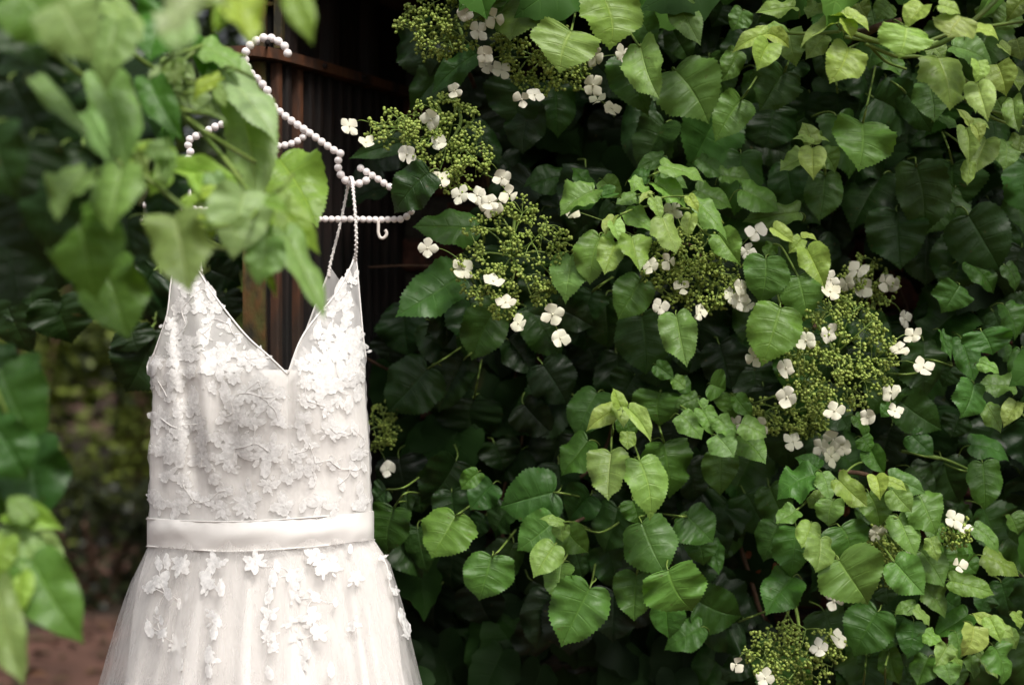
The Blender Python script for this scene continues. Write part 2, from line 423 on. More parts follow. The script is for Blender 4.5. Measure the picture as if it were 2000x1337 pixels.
def leaf_matrix(B, T, w, roll, up=.55):
    y = T-B; L = y.length; yn = y.normalized()
    n = Vector((rnd(-.18,.18), -1, up)).normalized()
    x = yn.cross(n); x.normalize(); z = x.cross(yn)
    q = Matrix.Rotation(roll, 3, yn)
    x = q @ x; z = q @ z
    sw = w; sz = math.sqrt(w*L)
    m = Matrix.Identity(4)
    for i in range(3):
        m[i][0] = x[i]*sw; m[i][1] = y[i]; m[i][2] = z[i]*sz; m[i][3] = B[i]
    return m
BASES = {}
def place_leaf(parent, bx, by, tx, ty, wpx, tone, Y=None, mode=None, lean=None, dY=0, colmul=1.0, name='leaf', roll=None, pale=0, fgY=0):
    if Y is None:
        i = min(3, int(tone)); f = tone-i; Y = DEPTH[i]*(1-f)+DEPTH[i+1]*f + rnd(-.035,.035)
    Y += dY
    lp = math.hypot(tx-bx, ty-by)*Y*K
    if lean is None: lean = [.05,.12,.28,.5,.6][min(4, int(tone+.3))]*rnd(.6,1.35)
    if pale or fgY: Y = 1.9-(1.9-Y)*1.08
    if pale and tone > 2.5: lean = rnd(.35,.75)
    down = (ty-by)/max(1, math.hypot(tx-bx, ty-by))
    Yt = Y-lean*lp*(.35+.65*max(-.4, down))
    B = at(bx, by, Y); T = at(tx, ty, Yt)
    if mode is None: mode = YOUNG if tone > 3.4 else (FOLD if random.random() < .14 else FLAT)
    me = random.choice(mode)
    wide = wpx*Y*K*1.12
    BASES.setdefault(parent.name, []).append((bx, by, Y))
    if mode is FOLD: wide *= 1.25
    m = leaf_matrix(B, T, wide, rnd(-.4,.4) if roll is None else roll, up=[.15,.3,.5,.8,.8][min(4, int(tone+.3))])
    o = link(name, me, parent, m)
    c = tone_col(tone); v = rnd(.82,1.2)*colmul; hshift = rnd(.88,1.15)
    if pale and 2.5 < tone < 3.05: c = (.18,.29,.08)  # pale greens here have the leaves' sky sheen mixed in
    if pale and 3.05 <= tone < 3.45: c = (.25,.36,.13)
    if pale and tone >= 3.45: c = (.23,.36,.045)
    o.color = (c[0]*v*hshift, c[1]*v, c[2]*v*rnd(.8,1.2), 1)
    return o
def view_leaves(parent, ox, oy, sc, text, **kw):
    for row_ in text.replace('\n', ',').split(','):
        p = row_.split()
        if len(p) < 6: continue
        bx, by, tx, ty, w, t = [float(q) for q in p[:6]]
        k2 = dict(kw)
        if len(p) > 6: k2['Y'] = float(p[6])
        if len(p) > 7: k2['mode'] = {'f': FOLD, 'y': YOUNG, 'n': FLAT}[p[7]]
        place_leaf(parent, ox+bx/sc, oy+by/sc, ox+tx/sc, oy+ty/sc, w/sc, t, **k2)
def stalks(parent, ox, oy, sc, text, r=.0016, mat=None, Y=2.3, name='leaf_stalk', Y2=None):
    """polylines in a view's own pixels: 'x y x y x y'"""
    for row_ in text.strip().split('\n'):
        p = [float(q) for q in row_.split()]
        if len(p) < 4: continue
        n = len(p)//2
        P = [(ox+p[2*i]/sc, oy+p[2*i+1]/sc) for i in range(n)]
        ys = [Y]*n
        for end, nxt in ((0, 1), (n-1, n-2)):
            near = min(BASES.get(parent.name, [(1e6,1e6,Y)]), key=lambda g_: (g_[0]-P[end][0])**2+(g_[1]-P[end][1])**2)
            if (near[0]-P[end][0])**2+(near[1]-P[end][1])**2 < 22**2:
                P[end] = (near[0], near[1]); ys[end] = near[2]+.002
            else:                                            # runs on into the foliage behind
                dx, dy = P[end][0]-P[nxt][0], P[end][1]-P[nxt][1]; dl = max(1, math.hypot(dx, dy))
                P[end] = (P[end][0]+dx/dl*18, P[end][1]+dy/dl*18); ys[end] = Y+.22 if Y > 2 else Y+.06
        pts = [at(P[i][0], P[i][1], ys[i]) for i in range(n)]
        mb = MB(); mb.tube(spline(pts, 6), r, 6, r*1.15); mb.build(name, mat or STEM, parent)

# ------------------------------------------------------------------ lacecap flower heads
def ico():
    t = (1+5**.5)/2
    v = [Vector(p).normalized() for p in [(-1,t,0),(1,t,0),(-1,-t,0),(1,-t,0),(0,-1,t),(0,1,t),(0,-1,-t),(0,1,-t),(t,0,-1),(t,0,1),(-t,0,-1),(-t,0,1)]]
    f = [(0,11,5),(0,5,1),(0,1,7),(0,7,10),(0,10,11),(1,5,9),(5,11,4),(11,10,2),(10,7,6),(7,1,8),(3,9,4),(3,4,2),(3,2,6),(3,6,8),(3,8,9),(4,9,5),(2,4,11),(6,2,10),(8,6,7),(9,8,1)]
    return v, f
IV, IF = ico()
def subdiv(v, f):
    v = list(v); mid = {}; nf = []
    def m(a, b):
        k = (min(a,b), max(a,b))
        if k not in mid: mid[k] = len(v); v.append(((v[a]+v[b])/2).normalized())
        return mid[k]
    for a, b, c in f:
        x, y, z = m(a,b), m(b,c), m(c,a); nf += [(a,x,z),(b,y,x),(c,z,y),(x,y,z)]
    return v, nf
IV1, IF1 = subdiv(IV, IF)
IV2, IF2 = subdiv(IV1, IF1)
def floret_mesh(seed):
    R = random.Random(seed); mb = MB()
    npet = 4 if R.random() < .85 else 3
    for k in range(npet):
        a0 = 2*PI*k/npet+R.uniform(-.18,.18); ln = R.uniform(.43,.56); wd = R.uniform(.31,.41); lift = R.uniform(-.05,.45); zz = .01*(k % 2)
        nu, nvv = 6, 6; vs = []; fs = []
        for i in range(nu+1):
            u = i/nu
            half = wd*math.sin(PI*min(1, .10+.90*(u**.75)))**.55 if u < 1 else wd*.25
            half = wd*(u**.55)*(1-max(0, u-.55)**2*2.6) if u > 0 else .02
            for j in range(nvv+1):
                v = -1+2*j/nvv
                r = .03+ln*u*(1-.16*v*v*u); x = half*v
                z = lift*u*u*.6-.10*abs(v)**2*u+R.uniform(-.012,.012)+zz+.07*u*(1-u)
                vs.append((r*math.cos(a0)-x*math.sin(a0), r*math.sin(a0)+x*math.cos(a0), z))
        for i in range(nu):
            for j in range(nvv):
                a = i*(nvv+1)+j; fs.append((a, a+nvv+1, a+nvv+2, a+1))
        mb.add(vs, fs)
    mb.add([v*.055+Vector((0,0,.05)) for v in IV], IF)
    return mb.mesh('floret', PETAL)
FLO = [floret_mesh(k) for k in range(7)]
def place_floret(parent, px, py, Y, size=None, dim=1.0):
    sz = (size or rnd(34,45))*Y*K
    n = Vector((rnd(-.8,.8), -1, rnd(-.35,.9))).normalized()
    q = n.to_track_quat('Z', 'Y')
    m = Matrix.Translation(at(px, py, Y)) @ q.to_matrix().to_4x4() @ Matrix.Rotation(rnd(0,6.28), 4, 'Z') @ Matrix.Diagonal((sz*rnd(.92,1.05), sz*rnd(.85,1.05), sz, 1))
    o = link('floret', random.choice(FLO), parent, m); o.color = (dim, dim*rnd(.96,1.0), dim*rnd(.88,1), 1)
    return o
def flower_head(parent, cx, cy, rx, ry, Y, florets, seed, n=60, root=None, ang=0, tone=1.0, budr=.0024):
    random.seed(seed)
    mb = MB(); buds = MB()
    R0 = at(cx, cy, Y+.045) if root is None else at(root[0], root[1], Y+.06)
    hub = at(cx, cy, Y+.015)
    mb.tube(spline([R0+Vector((rnd(-.02,.02), .06, .05)), R0, hub], 5), .0032, 6, .0026)
    rays = []
    nr = 10
    for k in range(nr):
        a = 2*PI*(k+rnd(-.3,.3))/nr; rr = rnd(.62,.9)
        ex = cx+rx*rr*math.cos(a); ey = cy+ry*rr*math.sin(a)
        e = at(ex, ey, Y+rnd(-.03,.03)); mid_ = hub.lerp(e, .5)+Vector((rnd(-.01,.01), -.012, rnd(-.01,.012)))
        p = spline([hub, mid_, e], 5); rays.append(p); mb.tube(p, .0018, 5, .0011)
    pts = []
    n = int(n*1.4)
    while len(pts) < n:
        a = rnd(0, 2*PI); r = math.sqrt(random.random())
        x = cx+rx*r*math.cos(a); y = cy+ry*r*math.sin(a)
        ca, sa = math.cos(ang), math.sin(ang); dx, dy = x-cx, y-cy; x = cx+dx*ca-dy*sa; y = cy+dx*sa+dy*ca
        p = at(x, y, Y-.03*(1-r*r)+rnd(-.025,.03)); pts.append(p)
    joints = [q for p in rays for q in p[2:]]
    for p in pts:
        j = min(joints, key=lambda q: (q-p).length)
        mb.tube(spline([j, j.lerp(p, .55)+Vector((0,-.003,.004)), p], 3), .00085, 4, .0006, False)
        for _ in range(random.randint(5, 9)):
            d = Vector((rnd(-1,1), rnd(-1,.5), rnd(-1,1))); d.normalize(); d *= rnd(.0045,.0105)
            c = p+d; br = budr*rnd(.72,1.15)
            mb.tube([p, c], .0005, 3, .0005, False)
            buds.add([c+v*br for v in IV1], IF1)
    for (fx, fy) in florets:
        fp = at(fx, fy, Y-.01)
        j = min(joints+pts, key=lambda q: (q-fp).length)
        mb.tube(spline([j, j.lerp(fp, .5)+Vector((0,0,.006)), fp+Vector((0,.006,0))], 4), .0008, 4, .0007, False)
    h = mb.build('flower_head', STEM, parent)
    b = buds.build('buds', BUD, h); tag(b, kind='stuff')
    for (fx, fy) in florets: place_floret(h, fx, fy, Y-.04+rnd(-.02,.015), dim=rnd(.9,1.0)*tone)
    return h
def conv(ox, oy, sc, *pts): return [(ox+x/sc, oy+y/sc) for x, y in pts]
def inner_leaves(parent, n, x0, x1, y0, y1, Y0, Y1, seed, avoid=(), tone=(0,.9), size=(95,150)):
    """leaves deep in the vine, tinted dark for its shade, that cannot be told apart one by one: joined"""
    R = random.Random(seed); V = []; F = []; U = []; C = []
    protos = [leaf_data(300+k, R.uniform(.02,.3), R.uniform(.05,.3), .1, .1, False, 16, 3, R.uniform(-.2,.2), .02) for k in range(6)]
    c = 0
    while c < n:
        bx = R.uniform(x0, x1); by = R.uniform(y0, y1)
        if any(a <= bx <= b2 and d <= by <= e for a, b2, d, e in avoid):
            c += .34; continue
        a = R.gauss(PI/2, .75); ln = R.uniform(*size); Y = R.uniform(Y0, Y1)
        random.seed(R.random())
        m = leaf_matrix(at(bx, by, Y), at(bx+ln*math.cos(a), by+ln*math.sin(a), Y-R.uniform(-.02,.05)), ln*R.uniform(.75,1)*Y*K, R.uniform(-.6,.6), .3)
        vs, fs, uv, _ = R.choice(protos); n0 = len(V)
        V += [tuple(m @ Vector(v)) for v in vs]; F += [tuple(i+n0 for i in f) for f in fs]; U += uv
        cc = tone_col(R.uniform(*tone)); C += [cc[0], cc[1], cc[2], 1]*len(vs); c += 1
    me = finish_leaf_mesh('inner_leaves', V, F, U, len(V), mat=LEAF_INNER, tint=C)
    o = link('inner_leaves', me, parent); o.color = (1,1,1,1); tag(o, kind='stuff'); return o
def stem(parent, pts, r, r1=None, mat=None, name='stem'):
    mb = MB(); mb.tube(spline([at(*p) for p in pts], 8), r, 8, r1 or r*.7); return mb.build(name, mat or WOOD, parent)

def mid_leaves(parent, n, x0, x1, y0, y1, seed, avoid=(), t0=1.0, t1=2.2):
    """the second layer of leaves, between those in front and the dark inside"""
    random.seed(seed); c = 0; have = [(b_[0], b_[1]) for b_ in BASES.get(parent.name, [])]
    tries = 0
    while c < n and tries < n*40:
        tries += 1
        bx, by = rnd(x0, x1), rnd(y0, y1)
        if any(a <= bx <= b2 and d <= by <= e for a, b2, d, e in avoid): continue
        if any((bx-h[0])**2+(by-h[1])**2 < 38**2 for h in have): continue
        a = random.gauss(PI/2, .6); ln = rnd(75, 118); t = rnd(t0, t1)
        place_leaf(parent, bx, by, bx+ln*math.cos(a), by+ln*math.sin(a), ln*rnd(.72,.95), t, Y=rnd(2.4,2.56)-.05*(t-1), roll=rnd(-.5,.5))
        have.append((bx, by)); c += 1

# ------------------------------------------------------------------ the climbing hydrangeas on the wall
A = (650, 0, 2.857); B = (1300, 0, 2.857); C = (700, 400, 2.971); D = (1300, 400, 2.857); E = (700, 850, 2.745); F = (1300, 850, 2.746); M = (1050, 300, 3.933)
GRP = 'climbing hydrangeas on the brick wall'
# --- plant one: top middle, reaching towards the hanger
random.seed(101)
p1_ = empty('climbing_hydrangea', Vector((.05, 2.7, 0)), 'climbing hydrangea at top middle whose flower heads reach towards the pearl hanger', 'climbing plant', GRP)
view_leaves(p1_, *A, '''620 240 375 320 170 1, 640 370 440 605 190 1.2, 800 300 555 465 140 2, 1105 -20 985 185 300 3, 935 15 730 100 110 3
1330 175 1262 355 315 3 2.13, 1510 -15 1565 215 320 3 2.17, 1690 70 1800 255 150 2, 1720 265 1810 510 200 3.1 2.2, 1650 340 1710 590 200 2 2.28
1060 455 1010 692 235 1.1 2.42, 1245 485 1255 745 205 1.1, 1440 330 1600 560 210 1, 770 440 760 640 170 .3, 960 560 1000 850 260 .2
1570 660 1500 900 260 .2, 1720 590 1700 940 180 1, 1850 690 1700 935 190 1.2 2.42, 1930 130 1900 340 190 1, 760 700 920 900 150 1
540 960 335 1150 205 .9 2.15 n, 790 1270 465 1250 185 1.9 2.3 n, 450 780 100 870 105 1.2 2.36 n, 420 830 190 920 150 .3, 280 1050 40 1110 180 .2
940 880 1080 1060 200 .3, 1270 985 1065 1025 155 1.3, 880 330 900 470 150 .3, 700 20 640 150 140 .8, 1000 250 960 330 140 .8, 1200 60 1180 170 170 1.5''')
stalks(p1_, *A, '''1365 20 1345 110 1330 180
1640 150 1690 230 1722 268
800 1272 900 1280 960 1285
450 780 520 760 580 735''', Y=2.22, r=.0017)
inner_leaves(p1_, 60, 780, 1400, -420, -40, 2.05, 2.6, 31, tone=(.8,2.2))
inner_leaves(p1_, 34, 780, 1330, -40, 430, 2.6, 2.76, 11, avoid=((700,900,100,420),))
mid_leaves(p1_, 14, 800, 1330, -20, 420, 1, ((700,930,100,430),(1050,1300,200,300)), 0.2, 1.2)
stem(p1_, [(1060,1330,2.80),(1010,900,2.82),(940,560,2.81),(960,300,2.79),(1080,40,2.72),(1150,-60,2.7)], .011, .007)
stem(p1_, [(960,300,2.79),(930,180,2.6),(905,120,2.4)], .005, .003)
stem(p1_, [(940,560,2.81),(960,420,2.6),(940,280,2.36)], .005, .003)
stem(p1_, [(1080,40,2.72),(1090,20,2.5),(1085,70,2.36)], .005, .003)
flower_head(p1_, 862, 52, 85, 62, 2.24, conv(*A, (738,75),(810,172),(905,100),(845,303)), 1, 60, root=(905,80))
flower_head(p1_, 1060, 112, 100, 68, 2.30, conv(*A, (855,368),(940,390),(1055,555),(1125,530),(1450,475),(1475,560),(1555,607),(1460,310),(1620,305)), 2, 85, root=(1080,60), ang=.35)
flower_head(p1_, 872, 285, 88, 102, 2.22, conv(*A, (185,795),(412,860),(550,665),(680,505),(592,800),(602,1005),(710,1088),(808,1090),(875,1130),(945,993),(988,1085)), 3, 88, root=(900,240), ang=-.6)
flower_head(p1_, 775, 250, 62, 34, 2.2, conv(*A, (92,705)), 4, 17, root=(860,245))

# --- plant two: the middle of the wall, below the first
random.seed(102)
p2_ = empty('climbing_hydrangea', Vector((.25, 2.7, 0)), 'climbing hydrangea in the middle with pale young leaves over wide bud sprays', 'climbing plant', GRP)
view_leaves(p2_, *M, '''430 285 185 440 225 3 2.17, 570 310 225 415 100 2.2 2.2 f, 400 250 300 90 150 2, 960 20 760 110 120 2.2, 960 95 1275 130 180 3 2.18
940 140 1145 250 140 2.4, 1250 40 1420 165 150 2.2, 1420 170 1640 175 160 2.2, 1225 290 1485 385 225 2.4, 900 225 1150 370 155 3.2
720 200 872 275 115 3.2, 755 320 612 372 115 3.2, 1190 330 1490 580 175 3 2.17, 1210 430 1425 490 95 4, 680 450 872 585 145 3.3
590 490 510 600 95 3.9, 580 530 640 650 135 3.9, 600 500 640 480 40 4, 475 640 412 972 255 2.5 2.2 n, 255 785 170 1035 290 3 2.22 n
600 690 520 905 195 3.4 2.13, 720 640 790 880 215 3.3 2.12, 790 985 620 1242 275 2.2 2.26 n, 420 1060 330 1300 250 1.1, 960 490 1080 740 205 3.2 2.12
1180 470 1150 605 110 4, 1190 490 1270 550 75 4, 890 350 960 470 105 4, 880 310 780 360 65 3.9, 1160 330 1235 412 85 3.9, 420 470 240 640 185 1
760 620 920 750 135 1, 640 380 720 480 120 1.4, 500 200 640 320 120 2.3, 560 380 420 500 130 1.2, 850 180 720 170 130 2.2, 1000 260 960 350 110 2''')
view_leaves(p2_, *C, '''585 415 235 632 265 1.8 2.3 n, 800 590 680 888 245 1.5 2.34 n, 985 600 1190 862 225 1.1, 560 690 350 915 250 .4, 400 950 180 1192 285 1.0 2.44
610 900 470 1187 215 .8, 670 1130 650 1350 295 .6, 200 780 180 910 190 .2, 1060 1060 940 1280 230 .2, 1430 540 1420 820 205 1, 1645 640 1680 962 285 1.2 2.36 n
1385 1090 1270 1312 225 1.8, 1755 1090 1740 1252 195 2, 1730 930 1830 1000 95 2, 1520 1170 1500 1068 85 3.8, 1490 1190 1345 1267 115 4, 1500 1170 1550 1267 95 4
1570 1185 1700 1332 95 4, 1540 1220 1600 1345 125 2, 1600 990 1530 1130 205 1, 750 780 800 950 180 .2, 1180 800 1150 960 200 .2, 1330 800 1380 960 220 .3
1190 930 1160 1090 180 .2, 1830 780 1920 960 110 1, 1830 1010 1900 1060 80 2.4''')
view_leaves(p2_, *E, '''1230 30 1068 172 195 2.1, 1355 95 1335 327 200 3 2.15 n, 1510 140 1580 402 205 3 2.16 n, 1640 40 1710 292 265 1.8, 1440 -20 1440 62 80 3.2
1045 305 768 372 265 1.5 2.32 n, 520 430 395 637 255 2.3 2.27 n, 715 650 675 867 240 2.1 2.28 n, 190 390 130 622 225 1.2 2.4, 730 40 760 190 190 .6
640 200 560 287 95 2, 720 260 600 392 155 1.5, 640 300 740 370 100 1.3, 1050 460 870 612 195 2.1, 1095 465 985 430 60 3, 1090 480 1090 562 85 3
1110 500 1225 622 115 2.2, 1050 590 950 747 145 3, 1090 690 1030 867 165 2.8, 1240 820 1100 1122 275 2.4 2.22 n, 1490 745 1480 985 195 2.1, 1520 470 1640 727 245 2.1 2.25
1660 720 1755 947 300 2.5 2.2 n, 1240 320 1120 440 150 1.2, 1390 390 1290 602 215 1.2, 1470 350 1500 472 105 1.8, 1150 590 1190 762 150 1, 1330 600 1380 812 195 1.2
330 310 350 412 120 1, 260 310 260 442 70 1, 320 500 355 732 155 1.1, 520 600 480 822 200 .4, 680 430 620 552 120 1, 800 400 700 502 150 .9
430 810 350 1050 225 .1, 640 810 700 1030 240 .1, 1650 900 1660 1082 130 2 2.3 f, 1720 440 1790 512 95 2, 150 290 80 340 100 1, 1040 260 1130 300 120 .4
980 1180 1010 1300 200 0, 1240 1180 1250 1300 170 0, 1420 1220 1430 1337 180 0, 1480 130 1440 240 150 1''')
stalks(p2_, *C, '''588 415 560 440 500 500
672 130 760 145 855 160
705 950 690 1030 670 1130
1430 450 1390 480 1350 510
1645 440 1640 560 1645 640
1475 1260 1478 1300 1470 1340
1735 1250 1750 1300 1755 1340
610 900 640 870 690 830
400 950 500 890 610 815''', Y=2.32)
stalks(p2_, *E, '''1048 305 1100 310 1160 322
520 430 550 410 582 388
715 650 760 610 812 545
190 390 250 310 335 250
170 330 240 280 300 240
1240 820 1255 770 1262 730
1495 740 1505 700 1510 680
1355 95 1356 40 1358 0
1510 140 1490 80 1470 30
1050 590 1065 565 1080 550
1090 690 1125 630 1150 590
1098 465 1150 465 1200 485
1200 485 1290 520 1380 470''', Y=2.27)
stalks(p2_, *M, '''795 985 815 930 820 890
420 1055 470 1015 520 985
840 210 890 160 945 120
640 490 700 440 800 415
755 320 850 310 940 320
1190 575 1290 610 1370 645
1030 420 1120 420 1215 425
940 320 1010 330 1080 360''', Y=2.17)
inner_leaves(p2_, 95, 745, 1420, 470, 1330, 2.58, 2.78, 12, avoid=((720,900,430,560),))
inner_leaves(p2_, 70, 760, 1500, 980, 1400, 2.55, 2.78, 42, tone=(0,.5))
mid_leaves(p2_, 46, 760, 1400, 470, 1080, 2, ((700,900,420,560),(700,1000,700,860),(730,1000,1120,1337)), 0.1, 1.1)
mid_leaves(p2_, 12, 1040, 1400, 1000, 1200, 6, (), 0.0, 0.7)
stem(p2_, [(720,522,2.7),(800,518,2.68),(880,522,2.7)], .0022, .0015)
stem(p2_, [(700,690,2.6),(745,715,2.62),(800,740,2.66)], .003, .002)
stem(p2_, [(1150,680,2.6),(1200,760,2.6),(1180,880,2.62),(1100,960,2.6)], .0035, .003)
stem(p2_, [(1000,700,2.62),(1020,850,2.6),(980,980,2.6),(1000,1200,2.64)], .0035, .003)
stem(p2_, [(1350,1420,2.80),(1280,1080,2.82),(1180,820,2.81),(1240,560,2.78),(1290,380,2.66),(1300,330,2.5)], .010, .005)
stem(p2_, [(1180,820,2.81),(1040,640,2.7),(1000,500,2.4)], .005, .003)
stem(p2_, [(1280,1080,2.82),(1180,1010,2.6),(1120,1020,2.32)], .004, .0025)
stem(p2_, [(1240,560,2.78),(1330,480,2.5),(1370,500,2.36)], .004, .0025)
flower_head(p2_, 1000, 500, 115, 118, 2.25, conv(*C, (400,250),(605,372),(782,443),(855,565),(930,690),(1128,635),(1170,773),(770,10)), 5, 105, root=(1000,480))
flower_head(p2_, 1352, 530, 100, 78, 2.27, conv(*M, (265,430),(1035,440),(868,865),(1010,825),(1110,1030),(940,1175),(1248,1215),(1490,1095),(1560,1030),(1545,1130),(1605,1165),(1685,600),(1612,750)), 6, 110, root=(1300,440), ang=.4)
flower_head(p2_, 752, 835, 34, 52, 2.5, [(757,915)], 7, 20, root=(770,800), tone=.9)

# --- plant three: top right
random.seed(103)
p3_ = empty('climbing_hydrangea', Vector((.95, 2.7, 0)), 'climbing hydrangea at top right with pale sunlit leaves on thick green stems', 'climbing plant', GRP)
view_leaves(p3_, *B, '''55 395 220 638 275 2.4 2.26 f, 70 15 175 222 150 3.3, 40 170 130 330 120 1.2, 400 290 320 437 115 2.4, 300 220 200 357 180 1
420 558 290 757 185 2.4 2.28 n, 660 405 545 602 255 1.7 2.3 n, 610 600 580 827 275 1 2.42 n, 575 245 530 362 145 4 2.1, 560 190 395 242 95 4, 575 180 470 192 75 4
580 190 685 242 85 4, 570 170 690 150 60 3.7, 690 170 715 317 145 3.1, 880 200 780 302 110 3.2, 950 130 755 192 115 3.6 2.06, 1000 90 870 70 65 4 2.05
1000 80 1140 142 85 4 2.05, 1000 110 1050 192 105 4 2.05, 720 40 515 60 105 3.1, 430 60 370 150 120 2.3, 1020 272 935 417 200 3.6 2.06 n, 1345 155 1335 285 265 3.8 1.98 n
1650 95 1590 192 205 4 1.98 n, 1710 150 1862 165 150 4 2.0, 1520 325 1610 562 270 3.3 2.05 n, 1470 470 1510 662 175 2.5 2.14, 1340 520 1490 717 155 1.5, 1100 690 1055 912 285 2.6 2.2 n
960 520 960 702 205 1, 890 975 870 1217 175 1.6 2.32 n, 780 870 645 937 125 3.3, 820 830 810 957 135 3.5 2.14, 870 840 955 942 105 2.5, 815 800 790 678 85 3.3
825 790 910 765 55 3.5, 815 800 720 760 55 3.5, 820 790 865 725 65 2.9, 430 1060 640 1142 195 2.4, 260 800 280 932 165 0.5, 540 800 440 952 185 0.2
1400 930 1440 1287 255 1.4 2.36 n, 1600 920 1615 1162 225 1.2, 1680 720 1690 862 115 3.5, 1690 690 1650 600 60 4, 1710 690 1810 690 60 4, 1720 700 1760 770 75 4
1790 780 1720 932 155 3.3, 1700 900 1690 1022 70 3.1, 1900 790 1915 922 135 3.3, 1740 470 1780 622 145 3.9 2.02, 1850 360 1890 492 145 3.5, 1740 340 1760 432 105 4 2.0
1690 500 1740 622 70 3.3, 1600 260 1830 322 145 2.9, 1930 60 1850 132 140 2.7, 1860 250 1930 292 65 4, 1440 30 1340 102 135 4 2.0, 1530 30 1650 52 95 4 1.98
1180 240 1130 362 155 2.3, 1230 300 1310 412 145 2.3, 1940 560 1970 712 105 3.3, 1995 0 1930 80 110 3.5, 800 520 770 672 155 1, 760 340 680 422 125 1.2
950 400 1110 472 135 1, 870 310 940 442 115 1.2, 1230 440 1260 652 175 0.6, 1150 880 1150 992 185 1, 1290 730 1270 922 205 0.5, 1540 730 1375 792 115 1.2
1530 650 1640 702 85 2.5, 1010 920 960 1162 235 0.5, 730 1120 870 1242 125 1, 1250 20 1200 90 120 2.9, 1150 60 1180 160 110 2.7, 320 30 280 130 130 1, 520 100 480 210 130 1.2
1900 880 1960 1010 150 1.2, 1800 1000 1860 1130 160 0.7, 1850 560 1880 650 100 2.7, 1770 30 1830 90 110 2.9, 1960 220 1990 320 100 3.3, 1920 400 1990 480 110 3.5, 850 20 780 80 110 3.1, 620 330 690 360 110 1
1980 760 1960 850 100 2.9, 1080 20 1120 90 90 3.3, 1480 250 1560 320 110 2.9, 200 20 260 110 120 1.2''')
stalks(p3_, *B, '''520 408 470 490 420 558
700 310 680 360 660 405
1160 420 1130 560 1100 690
885 900 890 940 890 975
940 440 955 490 965 525
1520 325 1500 300 1490 290
1090 240 1050 255 1022 272
1470 470 1465 440 1450 410
1250 440 1300 480 1345 525
1395 900 1398 915 1400 930
1540 770 1580 830 1620 895
1600 770 1640 800 1660 830
1150 150 1250 110 1345 155
940 130 980 160 1040 190''', Y=2.2)
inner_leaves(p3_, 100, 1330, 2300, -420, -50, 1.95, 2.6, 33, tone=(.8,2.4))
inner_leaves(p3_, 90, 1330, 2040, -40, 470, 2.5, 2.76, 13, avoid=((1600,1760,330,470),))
mid_leaves(p3_, 70, 1380, 2020, -20, 470, 3, ((1560,1660,290,420),(1640,1760,380,560)), 0.3, 1.9)
for pts, r in (([(1640,55,2.08),(1700,77,2.1),(1755,91,2.12),(1807,94,2.12),(1860,72,2.1),(1935,10,2.1),(1975,-40,2.15)], .0042), ([(1650,72,2.12),(1740,86,2.13),(1800,84,2.13),(1870,62,2.14),(2010,40,2.2)], .003),
               ([(1690,85,2.1),(1750,110,2.14),(1800,112,2.16),(1860,140,2.2),(1990,230,2.3)], .003), ([(1700,90,2.12),(1730,120,2.18),(1770,135,2.2)], .0025), ([(1500,60,2.2),(1560,66,2.16),(1640,62,2.1)], .003),
               ([(1880,190,2.2),(1930,215,2.2),(2010,232,2.24)], .003), ([(1900,205,2.2),(1950,235,2.2),(2010,250,2.24)], .0025)):
    stem(p3_, pts, r, r*.9, STEM)
stem(p3_, [(1620,700,2.82),(1580,350,2.81),(1650,100,2.6),(1700,60,2.2),(1760,40,2.16)], .010, .005)

# --- plant four: the right-hand side, middle and below
random.seed(104)
p4_ = empty('climbing_hydrangea', Vector((.85, 2.7, 0)), 'climbing hydrangea at lower right cascading below the biggest bud spray', 'climbing plant', GRP)
view_leaves(p4_, *D, '''740 40 460 55 135 2.6, 600 130 715 192 85 3.8, 760 190 700 247 75 4, 760 180 842 180 65 4, 850 200 960 352 215 1, 790 250 880 417 115 3.7 2.12 f
780 260 830 382 95 3, 560 300 520 517 225 2.2 2.2 n, 740 400 800 612 215 2.3 2.2 n, 640 575 560 862 260 2.3 2.14 n, 60 620 120 882 185 2.7 2.16, 300 170 390 302 115 3
1080 640 1270 802 195 1.1 2.36, 1440 760 1500 1072 240 1.2 2.36 n, 1640 450 1600 597 205 1.9, 1690 320 1850 472 135 1.6, 1540 520 1600 702 215 .5, 1765 705 1800 832 225 2 2.2 n
1540 710 1600 862 65 2, 1650 750 1730 972 125 2, 1750 880 1860 922 75 3, 1940 1010 1755 975 135 2.4, 1720 1000 1680 1182 195 2.1 2.2, 1890 560 1985 722 155 2
1980 810 1950 1002 95 2, 1790 1110 1890 1242 105 2.8, 1960 1100 1890 1202 95 3.6, 1300 1090 1540 1252 195 1.2 2.36, 1250 1110 1200 1172 75 2, 1530 210 1530 392 145 1
1290 40 1320 342 295 1.2 2.38 n, 1690 60 1880 352 305 1.2 2.36 n, 50 960 150 1032 95 2, 180 1070 60 1112 95 2.1, 250 1000 330 1032 125 2.1, 370 1060 370 1177 130 2.1
80 1170 200 1290 135 2.8, 200 1140 260 1262 105 2.8, 290 1190 380 1290 105 2.8, 390 1070 485 1182 85 2, 420 1220 560 1282 135 2.8, 190 1090 220 1140 50 3
300 540 280 742 125 1, 400 600 400 822 195 .4, 1060 1180 1150 1292 85 2, 1640 1190 1600 1292 150 1, 600 220 560 290 80 2.4, 560 380 660 430 150 1.2, 1600 350 1570 460 130 1.4
1900 340 1985 460 110 1.6, 1830 600 1890 700 130 1.2, 1600 900 1560 1010 130 1, 1880 780 1940 860 110 1.6''')
